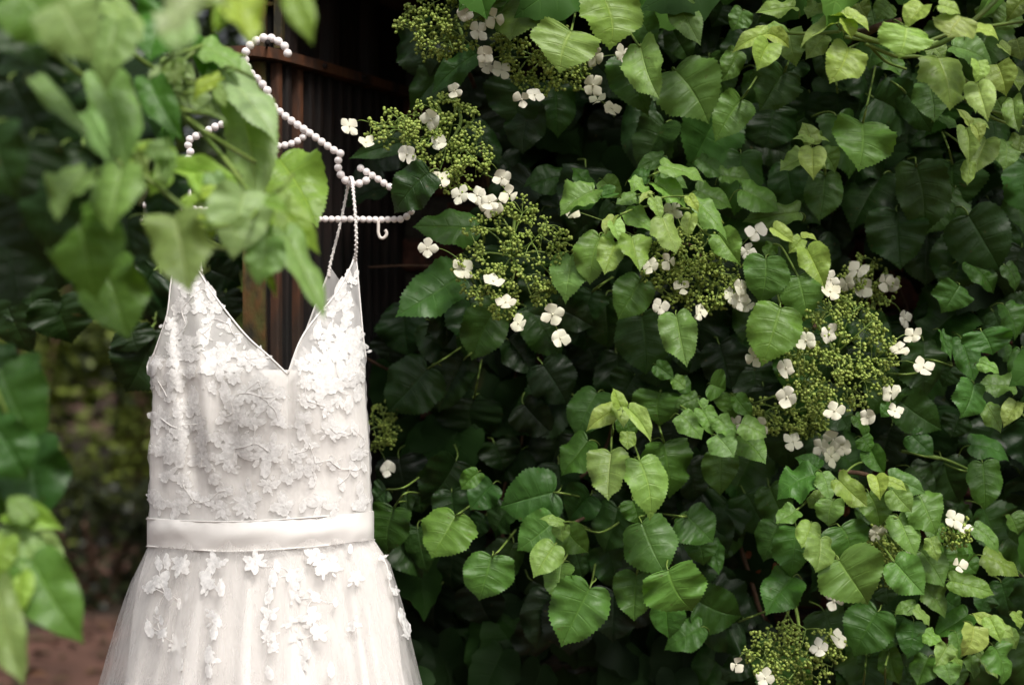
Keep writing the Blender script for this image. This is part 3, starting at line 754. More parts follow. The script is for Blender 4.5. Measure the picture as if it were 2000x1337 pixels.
view_leaves(p4_, *F, '''300 90 320 302 175 2.1, 400 0 540 132 145 2.8, 270 0 370 102 145 2.8, 115 435 250 562 220 2 2.3 n, 620 0 520 257 125 1, 800 210 605 272 185 2.1 2.22 n
820 180 710 110 95 2, 840 200 890 342 100 3, 930 240 1080 362 125 3.1 2.14, 1090 310 1150 477 155 2.3, 1130 220 1140 312 95 3.8, 1190 240 1295 277 65 3.9
1215 290 1320 402 125 2.9, 1360 320 1490 492 205 2.8, 1200 220 1395 292 115 2.5, 1310 170 1450 312 155 1.2, 780 320 860 382 95 2.8, 900 350 880 472 135 2.9
700 400 600 462 110 2.9, 600 480 515 657 175 1.6, 700 490 720 747 205 2 2.24 n, 780 470 740 592 110 3.4, 830 550 830 722 165 3.3 2.13, 940 490 1010 642 255 1.9 2.27 n
930 670 1075 887 250 2.5 2.15 f, 680 760 540 947 195 2 2.24 n, 1250 440 1340 632 145 2.9, 1420 550 1460 652 75 3, 1480 590 1520 762 175 2, 1370 620 1500 792 155 2.4
1230 680 1390 842 190 2.5 2.16, 1390 800 1500 972 125 2.4, 1530 780 1760 822 115 2.8, 1540 530 1670 602 115 2.2, 1660 490 1800 602 95 2.8, 1700 640 1900 732 145 2.9
1560 400 1650 462 85 1.6, 1800 790 1860 982 155 1.3, 1135 945 1000 1162 235 1.6 2.28 n, 1230 970 1190 1142 155 1.9, 1330 1000 1310 1192 135 2, 1620 960 1440 1042 155 2.1
1340 900 1240 942 75 2.8, 1340 930 1430 992 85 2.8, 1390 1060 1490 1122 85 3, 1510 1130 1455 1232 95 3.3, 1510 1140 1605 1232 85 2.8, 1650 1020 1640 1172 155 3.9 2.06
1740 980 1790 1087 95 3.9, 1730 1000 1670 950 75 4, 1740 1000 1870 1062 85 3.4, 1560 1060 1610 1192 125 2.2, 1760 1130 1850 1322 175 2.3 2.12, 1200 1160 1250 1322 115 2.1
1410 1190 1350 1332 135 2.1, 1490 1220 1520 1332 115 2.9, 1640 1180 1660 1302 105 2.2, 1690 1170 1790 1292 65 2.9, 390 1000 170 1075 255 1 2.44 n, 440 1220 310 1310 135 .9
1490 130 1580 362 165 1.1, 1700 150 1740 372 165 1.8, 1800 170 1860 372 125 1, 1320 0 1430 102 125 1.8, 1640 50 1860 80 155 1.9, 1100 70 1160 202 85 2.3
250 570 290 737 95 1.7, 170 560 190 682 145 1.9, 1170 760 1200 902 155 1, 1050 10 1100 80 100 2, 1850 430 1900 520 110 2.2, 1500 880 1580 930 120 2, 1600 660 1660 740 120 2, 1820 1060 1900 1130 110 2.6
1880 950 1910 1030 80 3, 1290 1240 1270 1330 110 1.4, 1560 1250 1600 1337 110 1.4, 1720 860 1690 960 110 1.6, 1420 480 1500 560 120 2.1, 1100 400 1040 460 110 1.5''')
stalks(p4_, *D, '''620 490 635 540 640 578
590 130 640 160 700 170
580 180 650 240 740 400
480 1115 540 1090 600 1070
60 1105 130 1150 210 1205
1560 870 1500 868 1440 865
1260 940 1330 945 1400 935''', Y=2.26)
stalks(p4_, *F, '''705 398 740 370 780 335
950 195 1030 150 1140 138
1190 480 1240 500 1300 555
1110 530 1160 590 1210 650
1150 490 1240 590 1335 710
1180 470 1210 450 1240 430
20 425 70 432 115 437
390 1000 460 970 530 945
1075 1180 1070 1260 1060 1330
1180 1170 1178 1250 1180 1330
580 1120 610 1050 640 985
670 980 700 1030 750 1075
820 230 800 290 775 340
1300 90 1380 110 1480 135
1610 190 1580 185 1540 170''', Y=2.26)
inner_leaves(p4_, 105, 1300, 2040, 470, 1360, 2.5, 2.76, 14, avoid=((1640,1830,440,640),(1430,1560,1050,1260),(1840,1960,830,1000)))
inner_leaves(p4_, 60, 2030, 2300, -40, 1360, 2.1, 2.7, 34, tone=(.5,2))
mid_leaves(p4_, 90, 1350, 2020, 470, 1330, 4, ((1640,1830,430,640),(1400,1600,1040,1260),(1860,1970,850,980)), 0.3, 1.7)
stem(p4_, [(1500,1420,2.7),(1492,1200,2.7),(1450,1090,2.74),(1420,1000,2.8),(1560,700,2.8),(1600,620,2.5),(1590,640,2.36)], .006, .004)
stem(p4_, [(1492,1200,2.7),(1560,1330,2.72),(1590,1420,2.72)], .004)
stem(p4_, [(1480,1230,2.7),(1440,1300,2.72),(1420,1420,2.72)], .004)
for (x, y, t_) in ((430,630,0),(510,730,1),(600,690,2),(625,715,3),(810,742,4),(970,385,5),(400,700,6)):
    o = place_leaf(p4_, 1300+x/2.746, 850+y/2.746, 1300+x/2.746+rnd(-16,16), 850+y/2.746+rnd(8,20), rnd(12,18), 1.5, Y=2.56, mode=YOUNG, name='dry_leaf'); o.color = (.22*rnd(.7,1.2), .065, .025, 1)
stem(p4_, [(1420,1000,2.58),(1450,1080,2.55),(1480,1180,2.55),(1490,1230,2.56),(1480,1400,2.6)], .0045, .004)
stem(p4_, [(1490,1220,2.56),(1470,1280,2.55),(1462,1340,2.6)], .003, .003)
stem(p4_, [(1700,380,2.6),(1730,500,2.58),(1770,600,2.6),(1800,700,2.6)], .004, .003)
stem(p4_, [(1760,880,2.4),(1840,895,2.4),(1900,920,2.42)], .003, .002, STEM)
stem(p4_, [(1900,1420,2.75),(1860,1150,2.7),(1760,980,2.45),(1700,930,2.3),(1640,920,2.25)], .007, .003)
flower_head(p4_, 1632, 690, 118, 108, 2.22, conv(*D, (920,415),(920,485),(785,755),(495,848),(670,910),(678,1070),(945,1150),(1130,1180),(1260,1045),(1280,1150),(1438,905),(1380,727),(1308,805),(910,720)), 8, 135, root=(1590,620), ang=.5)
flower_head(p4_, 1690, 560, 62, 62, 2.42, conv(*D, (1075,365),(1010,440),(1095,462),(1225,430),(1262,440),(1335,635)), 9, 42, root=(1660,600), tone=.9)
flower_head(p4_, 1545, 808, 82, 48, 2.38, conv(*D, (390,1215),(515,1235))+conv(*F, (683,35),(838,62),(900,20),(950,70),(888,113)), 10, 60, root=(1560,780))
flower_head(p4_, 1722, 1085, 42, 58, 2.38, conv(*F, (1310,665),(1130,520)), 11, 42, root=(1730,1020), tone=.9)
flower_head(p4_, 1552, 1275, 100, 62, 2.25, conv(*F, (378,1225),(930,1090),(825,1140),(535,1300)), 12, 70, root=(1560,1220))
flower_head(p4_, 1625, 1150, 26, 24, 2.36, conv(*F, (880,815),(905,885)), 13, 8, root=(1640,1110))
flower_head(p4_, 1868, 1040, 30, 26, 2.24, conv(*F, (1548,450),(1592,485),(1572,695)), 14, 10, root=(1860,1070))

# ------------------------------------------------------------------ the dress
YC = 2.20
XL = [(500,372),(530,340),(557,333),(614,326),(683,303),(713,291),(767,297),(824,295),(881,289),(920,291),(1010,290)]
XR = [(500,695),(538,699),(584,703),(652,709),(698,715),(759,715),(824,720),(881,724),(958,726),(998,728),(1015,728)]
NL = [(522,382),(534,391),(580,421),(652,478),(694,524),(731,562),(1015,562)]
NRT = [(500,692),(523,684),(576,654),(626,612),(668,585),(731,562),(1015,562)]
SW = [(290,702),(320,698),(358,697),(396,684),(448,679),(480,695),(520,730),(555,757),(575,745),(604,706),(640,700),(665,712),(703,712),(730,715)]
def fbm(x, y, s): return noise.fractal(Vector((x*s, y*s, 3.1)), 1.0, 2.0, 3)
def folds(px, py):
    d = 0
    # deep soft folds of the left bodice panel
    for (x0, slope, wd, amp, ya, yb) in ((352, .12, 13, .010, 560, 1000), (392, .10, 14, -.009, 540, 960), (318, -.02, 12, .006, 640, 1010), (425, .18, 18, .006, 780, 1010)):
        f = max(0, min(1, (py-ya)/70))*max(0, min(1, (yb-py)/90))
        c = x0+slope*(py-700)
        d += amp*f*math.exp(-((px-c)/wd)**2)
    d += .0022*fbm(px, py, .012)
    return d
def bodice_Y(px, py, off=0.0):
    xl = lerp_tab(XL, max(py, 700)); xr = lerp_tab(XR, max(py, 700))
    xc = (xl+xr)/2; hw = (xr-xl)/2+2
    u = max(-1, min(1, (px-xc)/hw))
    top = max(0, min(1, (py-500)/230))
    dep = .035+.050*top
    y = YC-dep*math.sqrt(max(0, 1-u*u))**.8
    for bx_, by_ in ((470, 800), (640, 800)):
        y -= .015*math.exp(-((px-bx_)/80)**2-((py-by_)/115)**2)
    y += .012*math.exp(-((px-560)/16)**2)*max(0, min(1, 1-abs(py-780)/120))
    return y+folds(px, py)-off
dress = empty('wedding_dress', Vector((at(510,0,YC).x, YC, .95)), 'ivory lace wedding dress with satin waistband hanging from a pearl hanger', 'dress')
def panel_rows(y0, y1, n): return [y0+(y1-y0)*i/n for i in range(n+1)]
def add_panel(mb, fl, fr, rows, cols, fY):
    n0 = len(mb.v)
    for y in rows:
        a, b2 = fl(y), fr(y)
        for k in range(cols+1):
            x = a+(b2-a)*k/cols; mb.v.append(tuple(at(x, y, fY(x, y))))
    for i in range(len(rows)-1):
        for k in range(cols):
            q = n0+i*(cols+1)+k; mb.f.append((q, q+1, q+cols+2, q+cols+1))
mb = MB()
wob = lambda y, s: 2.2*math.sin(y*.09+s)+1.5*math.sin(y*.23+s*2)
add_panel(mb, lambda y: lerp_tab(XL, y)+wob(y, 0)*.5, lambda y: lerp_tab(NL, y), panel_rows(522, 1018, 90), 44, bodice_Y)
add_panel(mb, lambda y: lerp_tab(NRT, y), lambda y: lerp_tab(XR, y)+wob(y, 2)*.5, panel_rows(500, 1018, 94), 30, bodice_Y)
bodice = mb.build('bodice', TULLE, dress)
# back of the bodice, a sheer V as well
mb = MB()
BNR = [(525,645),(600,615),(640,600),(700,575),(760,560),(1015,560)]
BNL = [(525,392),(600,430),(690,500),(760,560),(1015,560)]
fb = lambda x, y: YC+.03+.03*max(0, min(1, (y-540)/200))*math.sqrt(max(0, 1-((x-508)/215)**2))+.3*folds(x+40, y)
add_panel(mb, lambda y: lerp_tab(XL, y)+4, lambda y: lerp_tab(BNL, y), panel_rows(535, 1018, 40), 16, fb)
add_panel(mb, lambda y: lerp_tab(BNR, y), lambda y: min(lerp_tab(XR, y)-3, 648+.7*(y-525)), panel_rows(525, 1018, 40), 16, fb)
back = mb.build('bodice_back', TULLE, dress)
# opaque lining below the sweetheart line, closed round the back
mb = MB(); cols = 60; rws = 34
for i in range(rws+1):
    t = i/rws
    for k in range(cols+1):
        s = k/cols
        xx = 292+(727-292)*s; top = lerp_tab(SW, xx)
        y = top+(1018-top)*t
        a, b2 = lerp_tab(XL, y)+3, lerp_tab(XR, y)-3
        x = a+(b2-a)*s
        mb.v.append(tuple(at(x, y, bodice_Y(x, y)+.006)))
for i in range(rws):
    for k in range(cols):
        q = i*(cols+1)+k; mb.f.append((q, q+1, q+cols+2, q+cols+1))
add_panel(mb, lambda y: lerp_tab(XL, y)+3, lambda y: lerp_tab(XR, y)-3, panel_rows(722, 1018, 16), 20, lambda x, y: YC+.024+.02*math.sqrt(max(0, 1-((x-508)/219)**2)))
lining = mb.build('lining', LINING, dress)
# edgings
def edge_line(pts, fY, r, name, parent, mat=CORD):
    mb = MB(); P = spline([at(x, y, fY(x, y)) for x, y in pts], 6); mb.tube(P, r, 6, r); return mb.build(name, mat, parent)
edge_line([(x, y) for y, x in NL[:6]], lambda x, y: bodice_Y(x, y, .001), .0016, 'neckline_trim', bodice)
edge_line([(x, y) for y, x in NRT[:6]], lambda x, y: bodice_Y(x, y, .001), .0016, 'neckline_trim', bodice)
edge_line([(x, y) for y, x in XL[:6]], lambda x, y: bodice_Y(x, y, .0005), .0012, 'armhole_trim', bodice)
edge_line([(x, y) for y, x in XR[:5]], lambda x, y: bodice_Y(x, y, .0005), .0012, 'armhole_trim', bodice)
edge_line([(x, y) for y, x in BNR[:5]], lambda x, y: fb(x, y)-.001, .0016, 'neckline_trim', back)
# waistband
WT = [(286,1013),(300,1013),(380,1017),(460,1018),(560,1013),(650,1006),(729,998)]
WB = [(286,1066),(300,1067),(380,1073),(440,1076),(530,1073),(640,1064),(732,1053)]
mb = MB(); cols = 64; rws = 10
def wb_Y(x, t):
    u = max(-1, min(1, (x-508)/223)); return YC+.002-.090*math.sqrt(max(0, 1-u*u))**.75-.004*math.sin(PI*t)-.0016*math.sin(t*7+x*.017)*math.sin(x*.023)-.0009*math.sin(x*.19+t*3)*abs(t-.5)*2-.0012*math.exp(-((x-330-60*t)/14)**2)+.0012*math.exp(-((x-640+50*t)/12)**2)
for i in range(rws+1):
    t = i/rws
    for k in range(cols+1):
        th = PI*k/cols; s = (1-math.cos(th))/2
        x = 287+(730.5-287)*s; ya, yb = lerp_tab(WT, x), lerp_tab(WB, x)
        mb.v.append(tuple(at(x, ya+(yb-ya)*t, wb_Y(x, t))))
for i in range(rws):
    for k in range(cols):
        q = i*(cols+1)+k; mb.f.append((q, q+1, q+cols+2, q+cols+1))
add_panel(mb, lambda y: 287, lambda y: 730.5, panel_rows(1008, 1060, 4), 24, lambda x, y: YC+.006+.05*math.sqrt(max(0, 1-((x-508)/223)**2)))
band_ = mb.build('waistband', SATIN, dress)
for tab, dy in ((WT, 0), (WB, 0)):
    edge_line([(x, y+dy) for x, y in tab], lambda x, y: wb_Y(x, 0)-.0006, .0011, 'hem', band_, SATIN)
# skirt
SLx = [(1060,290),(1090,276),(1140,251),(1200,230),(1270,209),(1337,190),(1500,140),(1800,50)]
SRx = [(1050,730),(1100,764),(1180,789),(1250,806),(1337,827),(1500,870),(1800,950)]
def skirt_Y(px, py, inset=0.0, pl=1.0, seed=0.0):
    a, b2 = lerp_tab(SLx, py), lerp_tab(SRx, py); xc = (a+b2)/2; hw = (b2-a)/2
    u = max(-1, min(1, (px-xc)/hw)); t = max(0, min(1, (py-1060)/300)); t2 = max(0, (py-1060)/300)
    dep = .088+.075*t2
    th = math.asin(u)
    g = 1-abs(u)**6
    ple = (.55*math.sin(th*17+seed+.6*math.sin(th*5+seed))+.35*math.sin(th*31+1.7*seed+1.0)+.3*math.sin(th*9+2.2+seed))*.016*pl*(.3+.7*t)*g
    return YC-dep*math.sqrt(max(0, 1-u*u))**.8+inset+ple
def skirt_tube(insx, insY, pl, seed, mat, name, ragged=0):
    mb = MB(); cols = 150; rows = [1052+ (1750-1052)*((i/34)**1.25) for i in range(35)]
    for y in rows:
        a, b2 = lerp_tab(SLx, y), lerp_tab(SRx, y); t = max(0, min(1, (y-1060)/260))
        a += insx*(1.5 if insx > 30 else 1.0)*t+2; b2 -= insx*t+2; xc = (a+b2)/2; hw = (b2-a)/2
        for k in range(cols+1):
            th = -PI/2+PI*k/cols
            x = xc+hw*math.sin(th)
            x += t*5*math.sin(k*.9+seed)*math.cos(th)
            mb.v.append(tuple(at(x, y, skirt_Y(x, y, insY, pl, seed))))
        for k in range(1, 24):
            th = PI/2+PI*k/24
            mb.v.append(tuple(at(xc+hw*math.sin(th), y, YC-insY*.5-(.06+.08*max(0,(y-1060)/300))*math.cos(th)+.01*math.sin(k*2.3)*t)))
    n1 = cols+24
    for i in range(len(rows)-1):
        for k in range(n1):
            a = i*n1+k; b3 = i*n1+(k+1) % n1; mb.f.append((a, b3, b3+n1, a+n1))
    return mb.build(name, mat, dress)
skirt_tube(34, .016, .75, .4, SKIRTL, 'skirt_lining')
mid_t = skirt_tube(17, .008, .8, 2.1, TULLE2, 'skirt_tulle')
skirt = skirt_tube(0, 0, 1.0, 4.0, TULLE2, 'skirt_tulle')
# lace: each embroidered flower or leaf is its own piece sewn onto the surface
def lace_piece(parent, px, py, r, fY, kind, seed, off=.0012):
    R = random.Random(seed); mb = MB()
    def put(x, y, h): return tuple(at(x, y, fY(x, y)-off-h))
    def petal(cx, cy, ang, ln, wd, lift):
        nr_, ns = 4, 18; vs = []; fs = []
        vs.append(put(cx+ln*.5*math.cos(ang), cy+ln*.5*math.sin(ang), lift*.55))
        for i in range(1, nr_+1):
            f = i/nr_
            for k in range(ns):
                a = 2*PI*k/ns; rag = 1+.08*math.sin(k*2.9+seed)+R.uniform(-.10,.10)*f
                ex = ln*.5+ln*.52*f*math.cos(a)*rag; ey = wd*.5*f*math.sin(a)*rag*(1.0 if math.cos(a) > -.2 else .78)
                x = cx+ex*math.cos(ang)-ey*math.sin(ang); y = cy+ex*math.sin(ang)+ey*math.cos(ang)
                h = lift*(1-f*f)*.6+lift*.9*(f**6)*max(0, math.cos(a))
                if i == nr_: h += R.uniform(0, lift*.5)
                vs.append(put(x, y, h))
        for k in range(ns): fs.append((0, 1+(k+1) % ns, 1+k))
        for i in range(nr_-1):
            for k in range(ns):
                a = 1+i*ns+k; b3 = 1+i*ns+(k+1) % ns; fs.append((a, b3, b3+ns, a+ns))
        mb.add(vs, fs)
    lift = .0009
    if kind == 'leaf':
        petal(px, py-r, R.uniform(1.2,1.9), r*2, r*1.0, lift)
    else:
        n = R.randint(5, 7) if kind == 'flower' else R.randint(9, 11)
        a0 = R.uniform(0, 6.28)
        for k in range(n):
            if R.random() < .10: continue
            petal(px+2*math.cos(a0), py, a0+2*PI*k/n+R.uniform(-.25,.25), r*R.uniform(.55,1.25), r*R.uniform(.45,.85) if n < 8 else r*R.uniform(.36,.55), lift*R.uniform(.6,1.2))
        petal(px-r*.16, py, 0, r*.32, r*.32, lift*1.5)
        for k in range(R.randint(1, 3)):
            a = R.uniform(0, 6.28); petal(px+r*.7*math.cos(a), py+r*.7*math.sin(a), a+R.uniform(-.6,.6), r*R.uniform(.4,.7), r*R.uniform(.2,.34), lift*.7)
    return mb.build('lace_leaf' if kind == 'leaf' else 'lace_flower', LACE, parent)
def cord(parent, pts, fY, r=.0006, name='lace_cord'):
    mb = MB(); P = spline([at(x, y, fY(x, y)-.0022) for x, y in pts], 6); mb.tube(P, r, 5, r); return mb.build(name, CORD, parent)
BF = '''1040 440 95 b,1055 760 42 l,1090 600 40,1055 640 50,940 650 80,870 500 36 l,1055 230 42 l,960 290 34,1050 100 32 l,580 520 55,520 510 42,390 560 82,405 500 48,325 185 46 l,270 185 30,490 400 36,300 400 46,325 420 40 l,345 330 34
160 410 42 l,205 260 48,120 720 40,75 640 42,240 590 42,345 670 38,450 750 48,420 820 48,590 640 55,640 760 66,560 860 48,690 840 44,820 850 68,840 740 50,835 640 42,960 880 56,1070 880 36 l,640 1000 92 b,470 985 105 b,300 1035 58,320 1075 30 l
155 1000 92,90 830 56,170 880 58,270 860 42,780 1010 44,750 1120 60,970 1060 42,1060 1090 40 l,1130 950 28 l,640 1170 40,540 1260 80 b,420 1200 36,340 1250 44,240 1230 55,95 1250 58,205 1150 46,720 1280 58,910 1270 56,880 1150 34 l,1000 1170 34 l,1115 1190 34 l
1125 620 24 l,600 720 60,700 700 44,520 700 50,930 770 44,1000 900 42,560 960 50,850 960 40,880 1060 36,1120 1080 26 l,440 1080 40,215 340 34 l,440 350 30 l'''
i = 0; pts_b = []
for e in BF.replace('\n', ',').split(','):
    p = e.split(); x, y, r = 280+float(p[0])/2.622, 500+float(p[1])/2.622, (.95 if 'b' in p[3:] else 1.12)*float(p[2])/2.622
    kd = {'l': 'leaf', 'b': 'big'}.get(p[3], 'flower') if len(p) > 3 else 'flower'
    lace_piece(bodice, x, y, r, bodice_Y, kd, 500+i); pts_b.append((x, y)); i += 1
random.seed(77)
def in_bodice(x, y):
    if y < 731 and lerp_tab(NL, y)-10 < x < lerp_tab(NRT, y)+10: return False
    return lerp_tab(XL, y)+9 < x < lerp_tab(XR, y)-9
tries = 0; extra = []
while len(extra) < 46 and tries < 6000:
    tries += 1; x = rnd(295,725); y = rnd(545,1005)
    if not in_bodice(x, y) or any((x-a)**2+(y-b2)**2 < 25**2 for a, b2 in pts_b+extra): continue
    if y > 860 and random.random() < .45: continue
    extra.append((x, y)); lace_piece(bodice, x, y, rnd(14,25), bodice_Y, 'leaf' if random.random() < .3 else 'flower', 1500+tries)
for x, y in ((308,702),(338,697),(372,690),(412,684),(446,680),(486,702),(606,704),(640,699),(690,712),(350,600),(372,560),(392,590),(345,650),(440,640),(690,545),(668,600),(690,680),(640,650)):
    if in_bodice(x, y): lace_piece(bodice, x, y, rnd(15,23), bodice_Y, 'flower', 2500+int(x))
SF = '''385 330 40 l,440 320 40 l,520 345 52,400 440 60,430 510 40 l,335 480 35,325 720 48 l,400 665 26 l,410 745 35,500 810 48,512 920 44 l,515 570 30 l,565 530 20 l,730 330 60 b,690 445 56,760 475 45 l,720 650 46,725 740 42 l,690 870 46 l,722 895 34,682 965 36 l
960 320 54,1070 420 46 l,1060 525 46 l,1050 630 48,1030 690 40 l,1060 765 40,1070 830 32,1180 420 55,1200 520 45,1320 280 52,1410 340 60,1350 365 48,1180 680 46,1210 770 40,1330 730 60,1285 640 50,1270 870 44,1240 930 34 l,1560 415 50,1530 245 26 l
1320 530 40,1545 700 42,1035 980 42 l,1410 960 40 l,1825 640 40 l,1850 710 44 l,1865 755 24,1790 500 28,1755 400 26 l,1722 300 24,1085 345 34 l,1440 560 26 l,380 610 22 l'''
pts_s = []
for e in SF.replace('\n', ',').split(','):
    p = e.split(); x, y, r = 180+float(p[0])/3.03, 990+float(p[1])/3.03, 1.15*float(p[2])/3.03
    kd = {'l': 'leaf', 'b': 'big'}.get(p[3], 'flower') if len(p) > 3 else 'flower'
    lace_piece(skirt, x, y, r, lambda a, b2: skirt_Y(a, b2, 0, 1.0, 4.0), kd, 700+i, .0028); pts_s.append((x, y)); i += 1
def join_cords(pts, parent, fY, maxd):
    done = set()
    for a, (x, y) in enumerate(pts):
        near = sorted(range(len(pts)), key=lambda q: (pts[q][0]-x)**2+(pts[q][1]-y)**2)[1:3]
        for q in near:
            k = (min(a, q), max(a, q)); d = math.hypot(pts[q][0]-x, pts[q][1]-y)
            if k in done or d > maxd: continue
            if (min(x, pts[q][0]) < 562 < max(x, pts[q][0])) and min(y, pts[q][1]) < 760: continue
            done.add(k); mx = (x+pts[q][0])/2+rnd(-9,9); my = (y+pts[q][1])/2+rnd(-9,9)
            cord(parent, [(x, y), (mx, my), pts[q]], fY)
random.seed(31)
join_cords(pts_b, bodice, bodice_Y, 40)
join_cords(pts_s, skirt, lambda a, b2: skirt_Y(a, b2, 0, 1.0, 4.0), 44)
for pl_ in ([(640,585),(618,622),(600,655),(585,690)],):
    for (x, y) in pl_: lace_piece(back, x+14, y, 13, fb, 'flower', int(x*7), .002)
# straps: beaded cords from the bodice up over the hanger and down the back
HY = 2.19
def strap(pts):
    mb = MB(); P = spline([at(*p) for p in pts], 10); mb.tube(P, .0022, 6, .0022)
    o = mb.build('strap', SATIN, dress)
    mb = MB(); L = 0; last = P[0]; k = 0
    for a, b2 in zip(P, P[1:]):
        d = (b2-a).length; n_ = max(1, int(d/.0042))
        for j in range(n_):
            c = a.lerp(b2, j/n_); side = .0017 if k % 2 else -.0017; k += 1
            mb.add([c+Vector((side, -.0016, 0))+v*.0017 for v in IV], IF)
    b3 = mb.build('strap_beads', PEARLM, o); return o
strap([(694,508,bodice_Y(694,505)), (696,470,2.165), (694,420,2.16), (690,372,2.165), (688,351,2.174), (685,346,2.19), (682,352,2.205), (678,372,2.215), (664,440,2.222), (646,512,2.228), (642,540,YC+.03)])
strap([(384,526,bodice_Y(384,526)), (381,470,2.165), (376,420,2.16), (366,345,2.165), (352,321,2.178), (350,318,2.19), (352,325,2.205), (362,360,2.215), (380,440,2.222), (394,535,YC+.03)])

# ------------------------------------------------------------------ the pearl hanger
hanger = empty('pearl_hanger', at(522, 200, HY), 'clothes hanger strung with pale pink pearls holding the wedding dress', 'hanger')
PM = MB(); PM.add([v*1.0 for v in IV2], IF2); PMESH = PM.mesh('pearl', PEARLM)
def vw(ox, oy, sc, *p): return [(ox+x/sc, oy+y/sc) for x, y in p]
H3 = (300, 0, 3.333)
hook = vw(*H3, (873,348),(860,310),(825,280),(786,256),(744,247),(706,249),(670,263),(636,288),(608,322),(596,358),(597,400),(625,470),(690,530),(740,590),(748,640),(740,690))
armR = vw(*H3, (740,690),(775,690),(840,742),(910,795),(980,842),(1045,887),(1110,935),(1180,982),(1216,1000),(1203,1040),(1200,1080),(1210,1120),(1232,1157),(1262,1183),(1298,1196),(1342,1194),(1385,1174),(1415,1140))
endR = vw(*H3, (1348,1095),(1385,1118),(1420,1140),(1452,1160),(1485,1183),(1520,1205),(1552,1226))+[(775,375),(795,392),(804,408),(797,421),(782,428)]
bar = [(782,428),(740,429),(690,428),(605,427),(480,417),(378,408),(300,402),(270,398)]
armL = [(522,208),(510,210),(490,214),(462,227),(437,241),(420,248),(400,258),(381,267),(366,277),(371,290),(371,301),(364,318),(352,327),(338,328),(327,319),(318,306)]
endL = [(326,298),(316,300),(300,310),(282,325),(266,345),(255,365),(252,380),(258,393),(270,398)]
inner_ = [(600,258),(594,266),(582,275),(565,282),(545,285),(515,287),(490,283),(469,273),(455,259),(441,245)]
wires = MB()
DIAM = .0128
for poly, depth, diam in ((hook, 0, .0140), (armR, 0, DIAM), (endR, .004, DIAM*.92), (bar, .008, DIAM*.86), (armL, 0, DIAM), (endL, .004, DIAM*.92), (inner_, .004, DIAM*.92)):
    P = spline([at(x, y, HY+depth) for x, y in poly], 10)
    wires.tube(P, .0013, 6)
    L = [0]
    for a, b2 in zip(P, P[1:]): L.append(L[-1]+(b2-a).length)
    n_ = max(2, round(L[-1]/(diam*.87)))
    for k in range(n_+1 if poly is hook or poly is endR else n_):
        t = L[-1]*k/n_
        for q in range(len(P)-1):
            if t <= L[q+1]+1e-9:
                c = P[q].lerp(P[q+1], (t-L[q])/max(1e-9, L[q+1]-L[q])); break
        r = diam/2*rnd(.97,1.02)
        link('pearl', PMESH, hanger, Matrix.Translation(c) @ Matrix.Rotation(rnd(0,3), 4, 'X') @ Matrix.Diagonal((r, r, r, 1)))
wires.build('wire', WIRE, hanger)
for pts in ([(739,432),(739,445),(739,454),(742,463),(748,465),(754,460),(755,454),(752,449)], [(262,400),(261,412),(262,424),(266,431),(272,432),(277,427),(277,420)]):
    mb = MB(); mb.tube(spline([at(x, y, HY+.004) for x, y in pts], 5), .0026, 8); mb.build('strap_hook', WIRE, hanger)
# nail in the band that carries the hook
nl = empty('iron_nail', at(526, 92, 2.3), 'small iron nail through the rusty band holding up the hanger hook', 'nail')
mb = MB(); mb.tube([at(523,84,2.15), at(522,86,2.30), at(521,92,2.44)], .0022, 8); mb.build('shank', RUST, nl)
mb = MB(); mb.tube([at(523,84,2.147), at(523,84,2.151)], .0045, 10); mb.build('head', RUST, nl)

# ------------------------------------------------------------------ hydrangea branches close to the camera, out of focus
G = (0, 0, 2.857); H = (250, 350, 3.333); FU = (0, 0, 1)
random.seed(201)
fg = empty('hydrangea_branch', at(200, -60, 1.5), 'blurred leafy hydrangea branch hanging across the top left in front of the hanger', 'branch')
view_leaves(fg, *G, '''330 10 470 272 330 3 1.28 n, 650 130 515 402 245 3 1.4 n, 620 10 800 192 155 2.8 1.42, 1150 -50 880 165 270 3.2 1.25 n, 1000 110 1010 285 175 3.1 1.3
1320 -10 1405 225 205 3.9 1.32 n, 1285 10 1190 145 95 4 1.32, 1640 -30 1715 182 150 3.8 1.32, 900 195 760 215 115 2 1.85, 1130 255 1345 335 175 2.8 1.7
1150 230 1160 460 110 2 1.72 f, 1240 380 1528 702 285 3.2 1.72 n, 1340 590 1450 1060 210 2.9 1.74 f, 1560 890 1730 1205 285 3.5 1.88 n, 570 440 700 850 225 3 1.48
830 440 990 742 155 2 1.6, 940 510 1240 622 125 3 1.66, 195 435 480 725 105 2.8 1.34 n, 480 640 600 870 115 2.8 1.38, 480 960 308 1192 205 2.8 1.38, 680 940 600 1252 265 3 1.42 n
900 650 920 842 125 2 1.8, 1000 945 1345 1032 130 3.6 1.6, 700 865 900 780 65 4 1.56, 740 880 810 1012 85 4 1.56, 640 470 740 600 100 2.3 1.6, 1050 470 960 400 90 3.4 1.68, 950 330 1090 420 80 3.2 1.68, 1190 970 1230 1090 80 3.3 1.58, 1090 990 1170 1080 90 3.6 1.58
650 850 560 960 120 2.4 1.6, 930 960 830 1060 110 3.6 1.58''', pale=1)
view_leaves(fg, *H, '''760 80 695 465 345 3.1 1.52 n, 900 390 825 642 230 3 1.52 n, 1030 360 1285 842 215 2.8 1.54 n, 900 115 1195 412 215 3.8 1.56 n, 310 250 320 690 345 2.6 1.45 n
890 600 962 742 45 3.8 1.56, 480 100 600 60 90 3.8 1.56, 640 90 560 200 120 3.2 1.56, 1010 400 1120 560 130 2 1.58, 440 120 330 180 90 3.6 1.56''', pale=1)
